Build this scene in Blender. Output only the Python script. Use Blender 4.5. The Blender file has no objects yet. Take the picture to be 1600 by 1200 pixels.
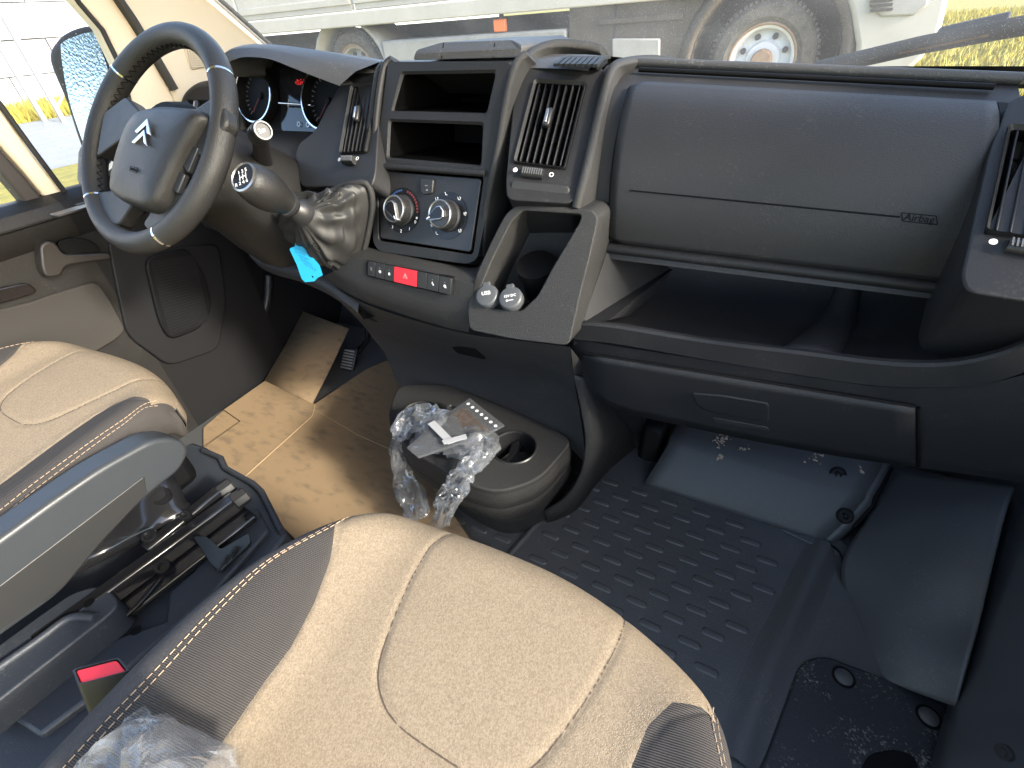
import bpy, bmesh, math, random
import numpy as np
from mathutils import Vector, Matrix, noise
random.seed(7)
SC = bpy.context.scene
COL = SC.collection
R = math.radians

# ------------------------------------------------------------------ camera
CAM = np.array([.555, -.325, .937]); FPX = 748.0
YAW, PITCH, ROLL = R(30.9), R(37.8), R(-5.0)
_fw = np.array([-math.sin(YAW)*math.cos(PITCH), math.cos(YAW)*math.cos(PITCH), -math.sin(PITCH)])
_r = np.array([math.cos(YAW), math.sin(YAW), 0.0]); _u = np.cross(_r, _fw)
_rr = math.cos(ROLL)*_r + math.sin(ROLL)*_u
_uu = -math.sin(ROLL)*_r + math.cos(ROLL)*_u
cam = bpy.data.cameras.new('camera'); camo = bpy.data.objects.new('camera', cam); COL.objects.link(camo)
cam.sensor_fit = 'HORIZONTAL'; cam.sensor_width = 36; cam.lens = 36*FPX/1600
cam.clip_start = .02; cam.clip_end = 800
camo.matrix_world = Matrix(((_rr[0], _uu[0], -_fw[0], CAM[0]), (_rr[1], _uu[1], -_fw[1], CAM[1]), (_rr[2], _uu[2], -_fw[2], CAM[2]), (0, 0, 0, 1)))
SC.camera = camo
SC.render.resolution_x, SC.render.resolution_y = 1024, 768

# ------------------------------------------------------------------ sky, sun, exposure
TO_SUN = Vector((1, -.12, .52)).normalized()
w = bpy.data.worlds.new('World'); SC.world = w; w.use_nodes = True
nt = w.node_tree; bg = nt.nodes['Background']
sky = nt.nodes.new('ShaderNodeTexSky'); sky.sky_type = 'NISHITA'; sky.sun_disc = False
sky.sun_elevation = math.asin(TO_SUN.z); sky.sun_rotation = math.atan2(TO_SUN.x, TO_SUN.y)
sky.dust_density = 2.0
nt.links.new(sky.outputs[0], bg.inputs[0]); bg.inputs[1].default_value = .15
sun = bpy.data.lights.new('sun', 'SUN'); suno = bpy.data.objects.new('sun', sun); COL.objects.link(suno)
sun.energy = 2.0; sun.angle = R(7); sun.color = (1, .93, .82)
suno.rotation_euler = TO_SUN.to_track_quat('Z', 'Y').to_euler()
SC.view_settings.view_transform = 'Standard'; SC.view_settings.look = 'None'
SC.view_settings.gamma = 1; SC.view_settings.use_curve_mapping = False
SC.view_settings.exposure = 2.5
SC.cycles.max_bounces = 6; SC.cycles.diffuse_bounces = 3; SC.cycles.glossy_bounces = 3; SC.cycles.transparent_max_bounces = 8; SC.cycles.transmission_bounces = 3

# ------------------------------------------------------------------ pixel -> point on a real surface
def ray(px, py): return _fw + _rr*(px-800)/FPX - _uu*(py-600)/FPX
def U(px, py, X=None, Y=None, Z=None):
    d = ray(px, py)
    i, v = (0, X) if X is not None else (1, Y) if Y is not None else (2, Z)
    return Vector(CAM + d*(v-CAM[i])/d[i])
def UP(px, py, o, n):
    d = Vector(ray(px, py)); c = Vector(CAM); n = Vector(n)
    return c + d*((Vector(o)-c).dot(n)/d.dot(n))
def PJ(p):
    d = np.array(p)-CAM; z = d@_fw
    return 800+FPX*(d@_rr)/z, 600-FPX*(d@_uu)/z
def inv(S, px, py, u=.5, v=.5):
    for _ in range(25):
        e = 1e-4; a = np.array(PJ(S(u, v))); fu = (np.array(PJ(S(u+e, v)))-a)/e; fv = (np.array(PJ(S(u, v+e)))-a)/e
        J = np.array([fu, fv]).T; d = np.linalg.lstsq(J, np.array([px, py])-a, rcond=1e-9)[0]
        d = np.clip(d, -.3, .3); u += d[0]; v += d[1]
    return u, v
V = lambda *a: Vector(a)

# ------------------------------------------------------------------ materials
MATS = {}
def mat(name, col, rough=.5, metal=0, spec=.5, bump=None, var=None, **kw):
    """bump=(scale,strength[,detail]); var=(scale, second colour, amount)"""
    m = bpy.data.materials.new(name); m.use_nodes = True; t = m.node_tree; b = t.nodes['Principled BSDF']
    b.inputs['Base Color'].default_value = (*col, 1); b.inputs['Roughness'].default_value = rough
    b.inputs['Metallic'].default_value = metal; b.inputs['Specular IOR Level'].default_value = spec
    for k, v in kw.items(): b.inputs[k].default_value = v
    co = t.nodes.new('ShaderNodeTexCoord')
    if bump:
        n = t.nodes.new('ShaderNodeTexNoise'); n.inputs['Scale'].default_value = bump[0]; n.inputs['Detail'].default_value = bump[2] if len(bump) > 2 else 2
        bp = t.nodes.new('ShaderNodeBump'); bp.inputs['Strength'].default_value = bump[1]; bp.inputs['Distance'].default_value = .001
        t.links.new(co.outputs['Object'], n.inputs['Vector']); t.links.new(n.outputs['Fac'], bp.inputs['Height']); t.links.new(bp.outputs[0], b.inputs['Normal'])
    if var:
        n = t.nodes.new('ShaderNodeTexNoise'); n.inputs['Scale'].default_value = var[0]; n.inputs['Detail'].default_value = 6; n.inputs['Roughness'].default_value = .65
        mr = t.nodes.new('ShaderNodeMapRange'); mr.inputs[1].default_value = .5-var[2]/2; mr.inputs[2].default_value = .5+var[2]/2 if len(var) < 4 else var[3]
        mx = t.nodes.new('ShaderNodeMix'); mx.data_type = 'RGBA'; mx.inputs[6].default_value = (*col, 1); mx.inputs[7].default_value = (*var[1], 1)
        t.links.new(co.outputs['Object'], n.inputs['Vector']); t.links.new(n.outputs['Fac'], mr.inputs[0]); t.links.new(mr.outputs[0], mx.inputs[0]); t.links.new(mx.outputs[2], b.inputs['Base Color'])
    MATS[name] = m
    return m
def nodes(m): return m.node_tree, m.node_tree.nodes['Principled BSDF']

def grain_plastic(name, col, rough, scale=900, strength=.35, spec=.4, dust=.0):
    """moulded plastic: leather grain from voronoi cells, faint dust and scuffs"""
    m = mat(name, col, rough, spec=spec); t, b = nodes(m)
    co = t.nodes.new('ShaderNodeTexCoord')
    v = t.nodes.new('ShaderNodeTexVoronoi'); v.inputs['Scale'].default_value = scale
    n = t.nodes.new('ShaderNodeTexNoise'); n.inputs['Scale'].default_value = scale*.6; n.inputs['Detail'].default_value = 1
    ad = t.nodes.new('ShaderNodeMath'); ad.operation = 'ADD'
    bp = t.nodes.new('ShaderNodeBump'); bp.inputs['Strength'].default_value = strength; bp.inputs['Distance'].default_value = .0008
    for q in (v, n): t.links.new(co.outputs['Object'], q.inputs['Vector'])
    t.links.new(v.outputs['Distance'], ad.inputs[0]); t.links.new(n.outputs['Fac'], ad.inputs[1])
    t.links.new(ad.outputs[0], bp.inputs['Height']); t.links.new(bp.outputs[0], b.inputs['Normal'])
    # roughness and dust variation
    n2 = t.nodes.new('ShaderNodeTexNoise'); n2.inputs['Scale'].default_value = 14; n2.inputs['Detail'].default_value = 4; n2.inputs['Roughness'].default_value = .7
    t.links.new(co.outputs['Object'], n2.inputs['Vector'])
    mr = t.nodes.new('ShaderNodeMapRange'); mr.inputs[3].default_value = rough-.1; mr.inputs[4].default_value = rough+.12
    t.links.new(n2.outputs['Fac'], mr.inputs[0]); t.links.new(mr.outputs[0], b.inputs['Roughness'])
    if dust:
        n3 = t.nodes.new('ShaderNodeTexNoise'); n3.inputs['Scale'].default_value = 260; n3.inputs['Detail'].default_value = 1
        t.links.new(co.outputs['Object'], n3.inputs['Vector'])
        mu = t.nodes.new('ShaderNodeMath'); mu.operation = 'MULTIPLY'; t.links.new(n2.outputs['Fac'], mu.inputs[0]); t.links.new(n3.outputs['Fac'], mu.inputs[1])
        rp = t.nodes.new('ShaderNodeMapRange'); rp.inputs[1].default_value = .33; rp.inputs[2].default_value = .47; rp.inputs[4].default_value = dust
        t.links.new(mu.outputs[0], rp.inputs[0])
        mx = t.nodes.new('ShaderNodeMix'); mx.data_type = 'RGBA'; mx.inputs[6].default_value = (*col, 1); mx.inputs[7].default_value = (.35, .32, .28, 1)
        t.links.new(rp.outputs[0], mx.inputs[0]); t.links.new(mx.outputs[2], b.inputs['Base Color'])
    return m
DASH = grain_plastic('dash_plastic', (.020, .020, .021), .52, 800, .4, dust=.05, spec=.42)
DTOP = grain_plastic('dash_top_sheen', (.050, .049, .048), .45, 620, .5, spec=.5, dust=.22)  # lighter copy of the dash plastic, sky sheen put into the colour
DASH2 = grain_plastic('dash_plastic_fine', (.0145, .0145, .0155), .48, 1100, .25, dust=.04, spec=.32)
CONS = grain_plastic('console_plastic', (.021, .0205, .020), .56, 1000, .8, dust=.08)
SMOOTH = mat('smooth_black_plastic', (.016, .016, .017), .38, bump=(500, .1))
BLACK = mat('deep_black_plastic', (.0035, .0035, .004), .6, spec=.15)
GLOSSB = mat('gloss_black', (.007, .007, .008), .25, spec=.35)
PANEL = mat('climate_panel_plastic', (.013, .012, .012), .36, bump=(900, .1))
CHROME = mat('chrome', (.75, .75, .76), .12, 1)
SATIN = mat('satin_metal', (.45, .45, .45), .35, 1)
WHITE = mat('white_print', (.75, .75, .75), .5)
GREYP = mat('grey_print', (.22, .22, .22), .5)
RED = mat('red_plastic', (.62, .02, .035), .35)
BLUEM = mat('blue_print', (.02, .05, .14), .5)
REDM = mat('red_print', (.13, .02, .02), .5)
STEELB = mat('black_painted_steel', (.010, .010, .011), .16, spec=.6, bump=(30, .05))
VOID = mat('unlit_cavity_plastic', (.003, .003, .003), 1.0, spec=0)  # near-black without gloss, paints the shade deep inside the slots
CREAM = mat('cream_trim', (.74, .63, .47), .6, bump=(900, .15))
SEAL = mat('rubber_seal', (.012, .012, .012), .6)
LEATHER = grain_plastic('leather', (.014, .0135, .013), .42, 700, .4)
RIMM = grain_plastic('wheel_leather', (.020, .0195, .019), .42, 800, .5)
BOOT = grain_plastic('boot_leatherette', (.020, .0195, .019), .48, 900, .25)
ARM = grain_plastic('armrest_plastic', (.028, .031, .035), .38, 1200, .12)
BASEP = grain_plastic('seat_base_plastic', (.026, .030, .037), .45, 900, .2, dust=.08)
MATR = grain_plastic('floor_rubber', (.066, .067, .070), .42, 500, .3, dust=.14)
KICK = grain_plastic('footwell_plastic', (.064, .066, .069), .46, 700, .3, dust=.08)
DOORP = grain_plastic('door_plastic', (.012, .0112, .0105), .5, 700, .35, dust=.05)
DOORI = mat('door_insert', (.024, .021, .018), .75, bump=(800, .2))

# ------------------------------------------------------------------ object helpers
def link(o, parent=None):
    COL.objects.link(o)
    if parent is not None: o.parent = parent
    return o
def base_of(p):
    v = Vector((0, 0, 0))
    while p is not None: v = v + p.location; p = p.parent
    return v
def tag(o, label=None, cat=None, group=None, kind=None):
    if label: o['label'] = label
    if cat: o['category'] = cat
    if group: o['group'] = group
    if kind: o['kind'] = kind
    return o
def thing(name, loc, label, cat, group=None):
    o = bpy.data.objects.new(name, None); o.location = loc; o.empty_display_size = .05
    link(o); return tag(o, label, cat, group)
def obj(name, verts, faces, m, parent=None, smooth=False, bevel=0, seg=2, sub=0, solid=0, angle=40, mats=None, fm=None):
    b = base_of(parent)
    me = bpy.data.meshes.new(name); me.from_pydata([tuple(Vector(v)-b) for v in verts], [], faces)
    me.materials.append(m)
    if mats:
        for q in mats: me.materials.append(q)
        for p, i in zip(me.polygons, fm): p.material_index = i
    bm = bmesh.new(); bm.from_mesh(me); bmesh.ops.recalc_face_normals(bm, faces=bm.faces); bm.to_mesh(me); bm.free()
    o = bpy.data.objects.new(name, me); link(o, parent)
    if smooth or bevel or sub:
        me.polygons.foreach_set('use_smooth', [True]*len(me.polygons))
    if solid:
        s = o.modifiers.new('solid', 'SOLIDIFY'); s.thickness = solid; s.offset = 0
    if bevel:
        q = o.modifiers.new('bevel', 'BEVEL'); q.width = bevel; q.segments = seg; q.limit_method = 'ANGLE'; q.angle_limit = R(35); q.harden_normals = False
    if sub:
        q = o.modifiers.new('sub', 'SUBSURF'); q.levels = sub; q.render_levels = sub
    if bevel and not sub or (smooth and not sub):
        try: me.set_sharp_from_angle(angle=R(angle))
        except Exception: pass
    return o
def catmull(pts, n=6, closed=False):
    P = [Vector(p) for p in pts]; out = []; m = len(P)
    for i in range(m if closed else m-1):
        a, b, c, d = (P[(i-1) % m], P[i], P[(i+1) % m], P[(i+2) % m]) if closed else (P[max(i-1, 0)], P[i], P[i+1], P[min(i+2, m-1)])
        for k in range(n):
            t = k/n
            out.append(.5*((2*b)+(c-a)*t+(2*a-5*b+4*c-d)*t*t+(3*b-a-3*c+d)*t**3))
    if not closed: out.append(P[-1])
    return out
def roundpoly(pts, r, n=4):
    """corner-rounded closed polygon (3D, roughly planar)"""
    P = [Vector(p) for p in pts]; m = len(P); out = []
    for i in range(m):
        a, b, c = P[i-1], P[i], P[(i+1) % m]
        rr = min(r, (a-b).length*.45, (c-b).length*.45)
        s, e = b+(a-b).normalized()*rr, b+(c-b).normalized()*rr
        for k in range(n+1):
            t = k/n; out.append(s*(1-t)**2+b*2*t*(1-t)+e*t*t)
    return out
def prism(name, poly, ext, m, parent=None, bevel=0, seg=2, smooth=False):
    """closed polygon extruded by vector ext"""
    ext = Vector(ext); n = len(poly); v = [Vector(p) for p in poly]+[Vector(p)+ext for p in poly]
    f = [list(range(n)), list(range(2*n-1, n-1, -1))]+[[i, (i+1) % n, n+(i+1) % n, n+i] for i in range(n)]
    return obj(name, v, f, m, parent, bevel=bevel, seg=seg, smooth=smooth)
def loftmesh(rows, closed=False, cap=False):
    n = len(rows[0]); v = [p for r in rows for p in r]; f = []
    for j in range(len(rows)-1):
        for i in range(n if closed else n-1):
            f.append([j*n+i, j*n+(i+1) % n, (j+1)*n+(i+1) % n, (j+1)*n+i])
    if cap: f += [list(range(n-1, -1, -1)), list(range((len(rows)-1)*n, len(rows)*n))]
    return v, f
def loft(name, rows, m, parent=None, closed=False, cap=False, smooth=True, solid=0, sub=0, bevel=0, angle=60):
    v, f = loftmesh(rows, closed, cap); return obj(name, v, f, m, parent, smooth=smooth, solid=solid, sub=sub, bevel=bevel, angle=angle)
def basis(n):
    n = Vector(n).normalized(); a = Vector((0, 0, 1)) if abs(n.z) < .9 else Vector((1, 0, 0))
    x = a.cross(n).normalized(); return x, n.cross(x), n
def tubemesh(path, rad, n=10, closed=False, flat=1.0):
    P = [Vector(p) for p in path]; rows = []
    up = None
    for i, p in enumerate(P):
        if closed: d = P[(i+1) % len(P)]-P[i-1]
        else: d = P[min(i+1, len(P)-1)]-P[max(i-1, 0)]
        d.normalize()
        if up is None: x, y, _ = basis(d)
        else:
            y = up-d*up.dot(d); y.normalize(); x = y.cross(d)
        up = y
        r = rad(i/(len(P)-1)) if callable(rad) else rad
        rows.append([p+x*math.cos(a)*r+y*math.sin(a)*r*flat for a in [2*math.pi*k/n for k in range(n)]])
    if closed: rows.append(rows[0])
    return loftmesh(rows, True, not closed)
def tube(name, path, rad, m, parent=None, n=10, closed=False, flat=1.0):
    v, f = tubemesh(path, rad, n, closed, flat); return obj(name, v, f, m, parent, smooth=True, angle=60)
def lathemesh(prof, o, axis, n=32, xdir=None, sy=1.0, ring=False):
    """prof=[(r,h)]"""
    x, y, z = basis(axis)
    if xdir is not None: x = Vector(xdir).normalized(); y = z.cross(x)
    o = Vector(o)
    rows = [[o+z*h+(x*math.cos(a)+y*sy*math.sin(a))*r for a in [2*math.pi*k/n for k in range(n)]] for r, h in prof]
    if ring: return loftmesh(rows+[rows[0]], True, False)
    return loftmesh(rows, True, True)
def lathe(name, prof, o, axis, m, parent=None, n=32, angle=40, xdir=None, sy=1.0, ring=False):
    v, f = lathemesh(prof, o, axis, n, xdir, sy, ring); return obj(name, v, f, m, parent, smooth=True, angle=angle)
def boxverts(o, x, y, z):
    """box centred o with half vectors"""
    o, x, y, z = Vector(o), Vector(x), Vector(y), Vector(z)
    v = [o+x*a+y*b+z*c for c in (-1, 1) for b in (-1, 1) for a in (-1, 1)]
    f = [[0, 2, 3, 1], [4, 5, 7, 6], [0, 1, 5, 4], [2, 6, 7, 3], [0, 4, 6, 2], [1, 3, 7, 5]]
    return v, f
def box(name, o, x, y, z, m, parent=None, bevel=0, seg=2):
    v, f = boxverts(o, x, y, z); return obj(name, v, f, m, parent, bevel=bevel, seg=seg)
class MB:
    def __init__(s): s.v = []; s.f = []
    def add(s, vf):
        k = len(s.v); s.v += [Vector(p) for p in vf[0]]; s.f += [[i+k for i in q] for q in vf[1]]; return s
    def build(s, name, m, parent=None, **k): return obj(name, s.v, s.f, m, parent, **k)
def frame_hole(name, outer, inner, back, m, parent=None, thick=.0, inner_m=None, bevel=0):
    """front ring between outer and inner loops (same count), inner walls run along vector back and are closed: a real pocket"""
    n = len(outer); back = Vector(back)
    v = [Vector(p) for p in outer]+[Vector(p) for p in inner]+[Vector(p)+back for p in inner]
    f = []; fm = []
    for i in range(n):
        j = (i+1) % n
        f.append([i, j, n+j, n+i]); fm.append(0); f.append([n+i, n+j, 2*n+j, 2*n+i]); fm.append(1)
    f.append(list(range(2*n, 3*n))); fm.append(1)
    if thick:
        t = back.normalized()*thick; k = len(v); v += [Vector(p)+t for p in outer]
        for i in range(n): f.append([i, (i+1) % n, k+(i+1) % n, k+i]); fm.append(0)
    o = obj(name, v, f, m, parent, mats=[inner_m or m], fm=fm, bevel=bevel)
    return o
def text(name, s, o, xd, yd, size, m, parent=None, ext=.0003):
    """flat lettering centred at o, along xd with up yd"""
    cu = bpy.data.curves.new('txt', 'FONT'); cu.body = s; cu.size = size; cu.align_x = 'CENTER'; cu.align_y = 'CENTER'; cu.extrude = ext; cu.resolution_u = 2
    t = bpy.data.objects.new('txt', cu); COL.objects.link(t)
    dg = bpy.context.evaluated_depsgraph_get(); dg.update()
    me = bpy.data.meshes.new_from_object(t.evaluated_get(dg)); bpy.data.objects.remove(t)
    xd = Vector(xd).normalized(); yd = (Vector(yd)-xd*Vector(yd).dot(xd)).normalized(); zd = xd.cross(yd)
    b = base_of(parent); M = Matrix((xd, yd, zd)).transposed()
    for q in me.vertices: q.co = M @ q.co+Vector(o)-b
    me.materials.clear(); me.materials.append(m); me.name = name
    ob = bpy.data.objects.new(name, me); return link(ob, parent)
def ringmesh(o, axis, r0, r1, h, n=40, a0=0, a1=2*math.pi, xdir=None):
    """flat annulus sector with thickness h"""
    x, y, z = basis(axis)
    if xdir is not None: x = Vector(xdir).normalized(); y = z.cross(x)
    o = Vector(o); full = abs(a1-a0-2*math.pi) < 1e-6; rows = []
    for k in range(n+1):
        a = a0+(a1-a0)*k/n; d = x*math.cos(a)+y*math.sin(a)
        rows.append([o+d*r0, o+d*r1, o+d*r1+z*h, o+d*r0+z*h])
    return loftmesh(rows, True, not full)
def strip(pts, wv, h):
    """thin bar along polyline pts: half width vector function from normal h"""
    P = [Vector(p) for p in pts]; h = Vector(h); rows = []
    for i, p in enumerate(P):
        d = (P[min(i+1, len(P)-1)]-P[max(i-1, 0)]).normalized(); s = d.cross(h.normalized()).normalized()*wv
        rows.append([p-s, p+s, p+s+h, p-s+h])
    return loftmesh(rows, True, True)
# ================================================================== OUTSIDE
def smooth01(t): t = max(0, min(1, t)); return t*t*(3-2*t)
def gz(x, y): return -.5+.47*smooth01((y-1.6)/2)*smooth01((x+9)/3)
GRASS = mat('grass_ground', (.13, .13, .02), .9, var=(6, (.26, .21, .03), .3))
gx = [-400, -120, -60]+[-40+1.25*i for i in range(65)]+[60, 120, 400]
gy = [-400, -120, -60]+[-40+1.25*i for i in range(65)]+[60, 120, 400]
v = [(x, y, gz(x, y)) for y in gy for x in gx]; n = len(gx)
f = [[j*n+i, j*n+i+1, (j+1)*n+i+1, (j+1)*n+i] for j in range(len(gy)-1) for i in range(n-1)]
tag(obj('ground', v, f, GRASS, smooth=True), kind='structure')
PAVE = mat('paving', (.13, .15, .18), .5, var=(3, (.20, .22, .25), .4))
v = [(x, y, -.494) for y in (-40, 1.5, 40) for x in (-17.5, -9.5)]
tag(obj('paved_yard', v, [[0, 1, 3, 2], [2, 3, 5, 4]], PAVE), kind='structure')
# grass tufts along the wall foot and beyond the lorry (uncountable)
def tufts(name, spots, hgt, label):
    mb = MB()
    for (x, y) in spots:
        z = gz(x, y)
        for k in range(3):
            a = random.random()*6.28; h = hgt*random.uniform(.5, 1.2); wv = V(math.cos(a), math.sin(a), 0)*hgt*.10
            t = V(random.uniform(-.5, .5), random.uniform(-.5, .5), 1)*h; b = V(x+random.uniform(-.1, .1), y+random.uniform(-.1, .1), z-.01)
            mb.add(([b-wv, b+wv, b+t], [[0, 1, 2]]))
    o = mb.build(name, mat(name+'_blade', (.19, .19, .025), .8, var=(2, (.36, .28, .04), .4)))
    return tag(o, label, 'grass', kind='stuff')
tufts('grass_verge', [(random.uniform(-21.8, -17.6), random.uniform(-6, 28)) for _ in range(6000)], .35, 'yellow green grass along the foot of the white wall')
tufts('grass_field', [(random.uniform(.8, 9), random.uniform(5.2, 22)) for _ in range(9000)], .14, 'sunlit yellow green grass beyond the front bumper of the lorry')

# white block building seen through the driver's window
bd = thing('warehouse_building', (-22, 8, -.5), 'pale white block wall building far outside the driver window', 'building')
BW = mat('white_block', (.46, .47, .48), .8, var=(1.2, (.38, .39, .40), .5))
box('wall', (-22.6, 8, 3.4), (.4, 0, 0), (0, 26, 0), (0, 0, 4), mat('mortar', (.20, .20, .20), .9), bd)
bme = None
for j in range(9):
    for i in range(16):
        o_ = (0, -17+i*3.1+(1.55 if j % 2 else 0), .42+j*.92)
        if bme is None:
            first = box('block', (-22, 8, -.5), (.215, 0, 0), (0, 1.53, 0), (0, 0, .445), BW, bd); bme = first.data; o = first
        else: o = link(bpy.data.objects.new('block', bme), bd)
        o.location = (-.18+.01*random.random(), o_[1], o_[2])
RUST = mat('galvanised_steel', (.30, .31, .32), .5, .4); ORG = mat('orange_beam', (.55, .26, .10), .6)
rk = thing('storage_rack', (-17, 6.4, -.494), 'grey steel rack with diagonal braces in front of the white wall', 'rack')
for y in (3.6, 6.4, 9.2):
    for x in (-17.0, -16.0): box('upright', (x, y, 1.8), (.05, 0, 0), (0, .05, 0), (0, 0, 2.3), RUST, rk)
for y in (3.6, 6.4): tube('brace', [(-16.0, y, -.2), (-16.0, y+2.8, 2.2)], .03, RUST, rk, 6); tube('brace', [(-16.0, y+2.8, 2.2), (-16, y, 4.0)], .03, RUST, rk, 6)
for z in (2.35, 3.7): box('beam', (-16.0, 6.4, z), (.06, 0, 0), (0, 2.85, 0), (0, 0, .07), ORG, rk)
CORR = mat('corrugated_sheet', (.42, .45, .47), .5, .2)
mb = MB()
for k in range(60):
    y = 3.7+k*.09; mb.add(boxverts((-16.5, y, 4.3), (.02+.02*(k % 2), 0, 0), (0, .045, 0), (0, 0, .55)))
mb.build('sheet_stack', CORR, rk)

# trees behind the van, seen in the door mirror
def tree(x, y, h, r_, label):
    t_ = thing('broadleaf_tree', (x, y, -.5), label, 'tree', 'trees behind the van')
    tube('trunk', [V(x, y, -.5), V(x+.1, y, h*.35), V(x, y+.1, h*.7)], lambda q: .22-.14*q, mat('bark', (.10, .075, .05), .9) if 'bark' not in MATS else MATS['bark'], t_, 8)
    for k in range(5):
        a = k*1.3; tube('limb', [V(x, y, h*.35+k*.4), V(x+math.cos(a)*r_*.7, y+math.sin(a)*r_*.7, h*.6+k*.35)], lambda q: .08-.05*q, MATS['bark'], t_, 6)
    mb = MB(); cl_ = [(random.gauss(0, .45), random.gauss(0, .45), random.gauss(0, .4)) for _ in range(26)]
    for k in range(2600):
        c = random.choice(cl_); p = V(x+(c[0]+random.gauss(0, .16))*r_, y+(c[1]+random.gauss(0, .16))*r_, h*.68+(c[2]+random.gauss(0, .16))*h*.34)
        a = V(random.gauss(0, 1), random.gauss(0, 1), random.gauss(0, 1)).normalized(); b = a.orthogonal().normalized(); s_ = random.uniform(.08, .16)
        mb.add(([p-a*s_, p+b*s_*.6, p+a*s_, p-b*s_*.6], [[0, 1, 2, 3]]))
    mb.build('crown', mat('leaf', (.09, .12, .03), .7, var=(.8, (.16, .15, .04), .4)) if 'leaf' not in MATS else MATS['leaf'], t_)
tree(-4.5, -15, 6.5, 2.3, 'leafy tree reflected at the left of the door mirror')
tree(.5, -18, 7.5, 2.6, 'taller leafy tree reflected at the right of the door mirror')
# ------------------------------------------------------------------ lorry in front of the windscreen, side on
TY = 4.3
tr = thing('flatbed_lorry', (-1.5, TY, -.03), 'pale flatbed lorry with dark cab sill parked across the view', 'lorry')
T = lambda px, py, dy=0.0: (lambda p: V(p.x, TY+dy, p.z))(U(px, py, Y=TY))
LCR = mat('lorry_cream_paint', (.40, .39, .36), .4, var=(3, (.33, .32, .295), .4)); LDK = mat('lorry_dark_plastic', (.035, .028, .022), .6, var=(4, (.075, .06, .046), .4))
LGR = mat('lorry_grey_metal', (.30, .30, .29), .5, var=(5, (.22, .22, .21), .4)); TYRE = mat('tyre_rubber', (.045, .042, .038), .85, var=(20, (.10, .09, .075), .4))
WHL = mat('wheel_white_paint', (.60, .62, .66), .4); RSTM = mat('rusty_steel', (.22, .12, .07), .8, var=(25, (.30, .22, .15), .4)); LBK = mat('lorry_black', (.02, .02, .02), .6)
# bed
zb = T(345, 52).z; xl = T(250, 60).x; xr = T(1120, 0).x
box('bed_floor', ((xl+xr)/2, TY+1.05, zb+.03), ((xr-xl)/2, 0, 0), (0, 1.05, 0), (0, 0, .03), LGR, tr)
for k in range(4):
    x0 = xl+(xr-xl)*k/4; x1 = xl+(xr-xl)*(k+1)/4
    box('side_board', ((x0+x1)/2, TY-.02, zb+.30), ((x1-x0)/2-.015, 0, 0), (0, .02, 0), (0, 0, .22), LCR, tr, bevel=.01)
    for q in (0, 1): box('side_rib', ((x0+x1)/2, TY-.045, zb+.16+.2*q), ((x1-x0)/2-.02, 0, 0), (0, .008, 0), (0, 0, .03), LCR, tr, bevel=.006)
box('bed_rail', ((xl+xr)/2, TY-.03, zb+.015), ((xr-xl)/2, 0, 0), (0, .03, 0), (0, 0, .06), LCR, tr, bevel=.01)
box('chassis_beam', ((xl+xr)/2+.5, TY+.65, zb-.17), ((xr-xl)/2+.5, 0, 0), (0, .05, 0), (0, 0, .10), LBK, tr)
box('chassis_beam', ((xl+xr)/2+.5, TY+1.45, zb-.17), ((xr-xl)/2+.5, 0, 0), (0, .05, 0), (0, 0, .10), LBK, tr)
a, b = T(595, 64), T(885, 64); box('tool_locker', ((a.x+b.x)/2, TY+.2, a.z-.20), ((b.x-a.x)/2, 0, 0), (0, .2, 0), (0, 0, .20), LGR, tr, bevel=.02)
c = T(780, 40); box('reflector', (c.x, TY+.02, c.z), (.06, 0, 0), (0, .02, 0), (0, 0, .045), mat('orange_reflector', (.75, .16, .02), .3), tr, bevel=.008)
box('reflector_bracket', (c.x, TY+.05, c.z+.09), (.02, 0, 0), (0, .008, 0), (0, 0, .08), LBK, tr)
def lorry_wheel(c, r, face):
    wv = lathe('wheel', [(r*.60, .0), (r*.72, -.03), (r*.90, -.02), (r*.985, .02), (r, .06), (r, .18), (r*.95, .22), (r*.6, .22)], c, (0, 1, 0), TYRE, tr, 48, ring=True)
    lathe('rim', [(.02, .05), (r*.30, .045), (r*.34, .075), (r*.50, .085), (r*.54, .01), (r*.60, -.005), (r*.615, .02), (r*.6, .2), (.02, .2)], c, (0, 1, 0), face, wv, 48)
    lathe('rim_lip', [(r*.585, -.004), (r*.61, -.014), (r*.64, -.008), (r*.64, .02), (r*.585, .02)], c, (0, 1, 0), RSTM, wv, 48, ring=True)
    lathe('hub', [(.001, -.02), (r*.17, -.02), (r*.2, .0), (r*.2, .06), (.001, .06)], c, (0, 1, 0), RSTM, wv, 24)
    for k in range(8):
        a_ = 2*math.pi*(k+.5)/8; p = c+V(math.cos(a_), 0, math.sin(a_))*r*.42+V(0, .06, 0)
        lathe('rim_hole', [(.001, 0), (r*.055, 0), (r*.055, .03), (.001, .03)], p, (0, 1, 0), LBK, wv, 12)
    mb = MB()
    for k in range(64):
        a_ = 2*math.pi*k/64; d = V(math.cos(a_), 0, math.sin(a_)); tq = V(-math.sin(a_), 0, math.cos(a_))
        mb.add(boxverts(c+d*(r*.99)+V(0, .05, 0), d*.010, tq*r*.028, V(0, .045, 0)))
    mb.build('tread', TYRE, wv)
W1 = T(1188, 96); WR = .37
lorry_wheel(W1+V(0, .03, 0), WR, WHL)
W2 = T(548, 112); lorry_wheel(W2+V(0, .12, 0), WR, LGR)
# mudguard over the rear wheel
rows = [[W2+V(math.cos(t_)*.50, y_, math.sin(t_)*.46) for y_ in (.02, .5)] for t_ in [math.pi*(.0+k/14) for k in range(15)]]
loft('mudguard', rows, LGR, tr, solid=.03)
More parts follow.
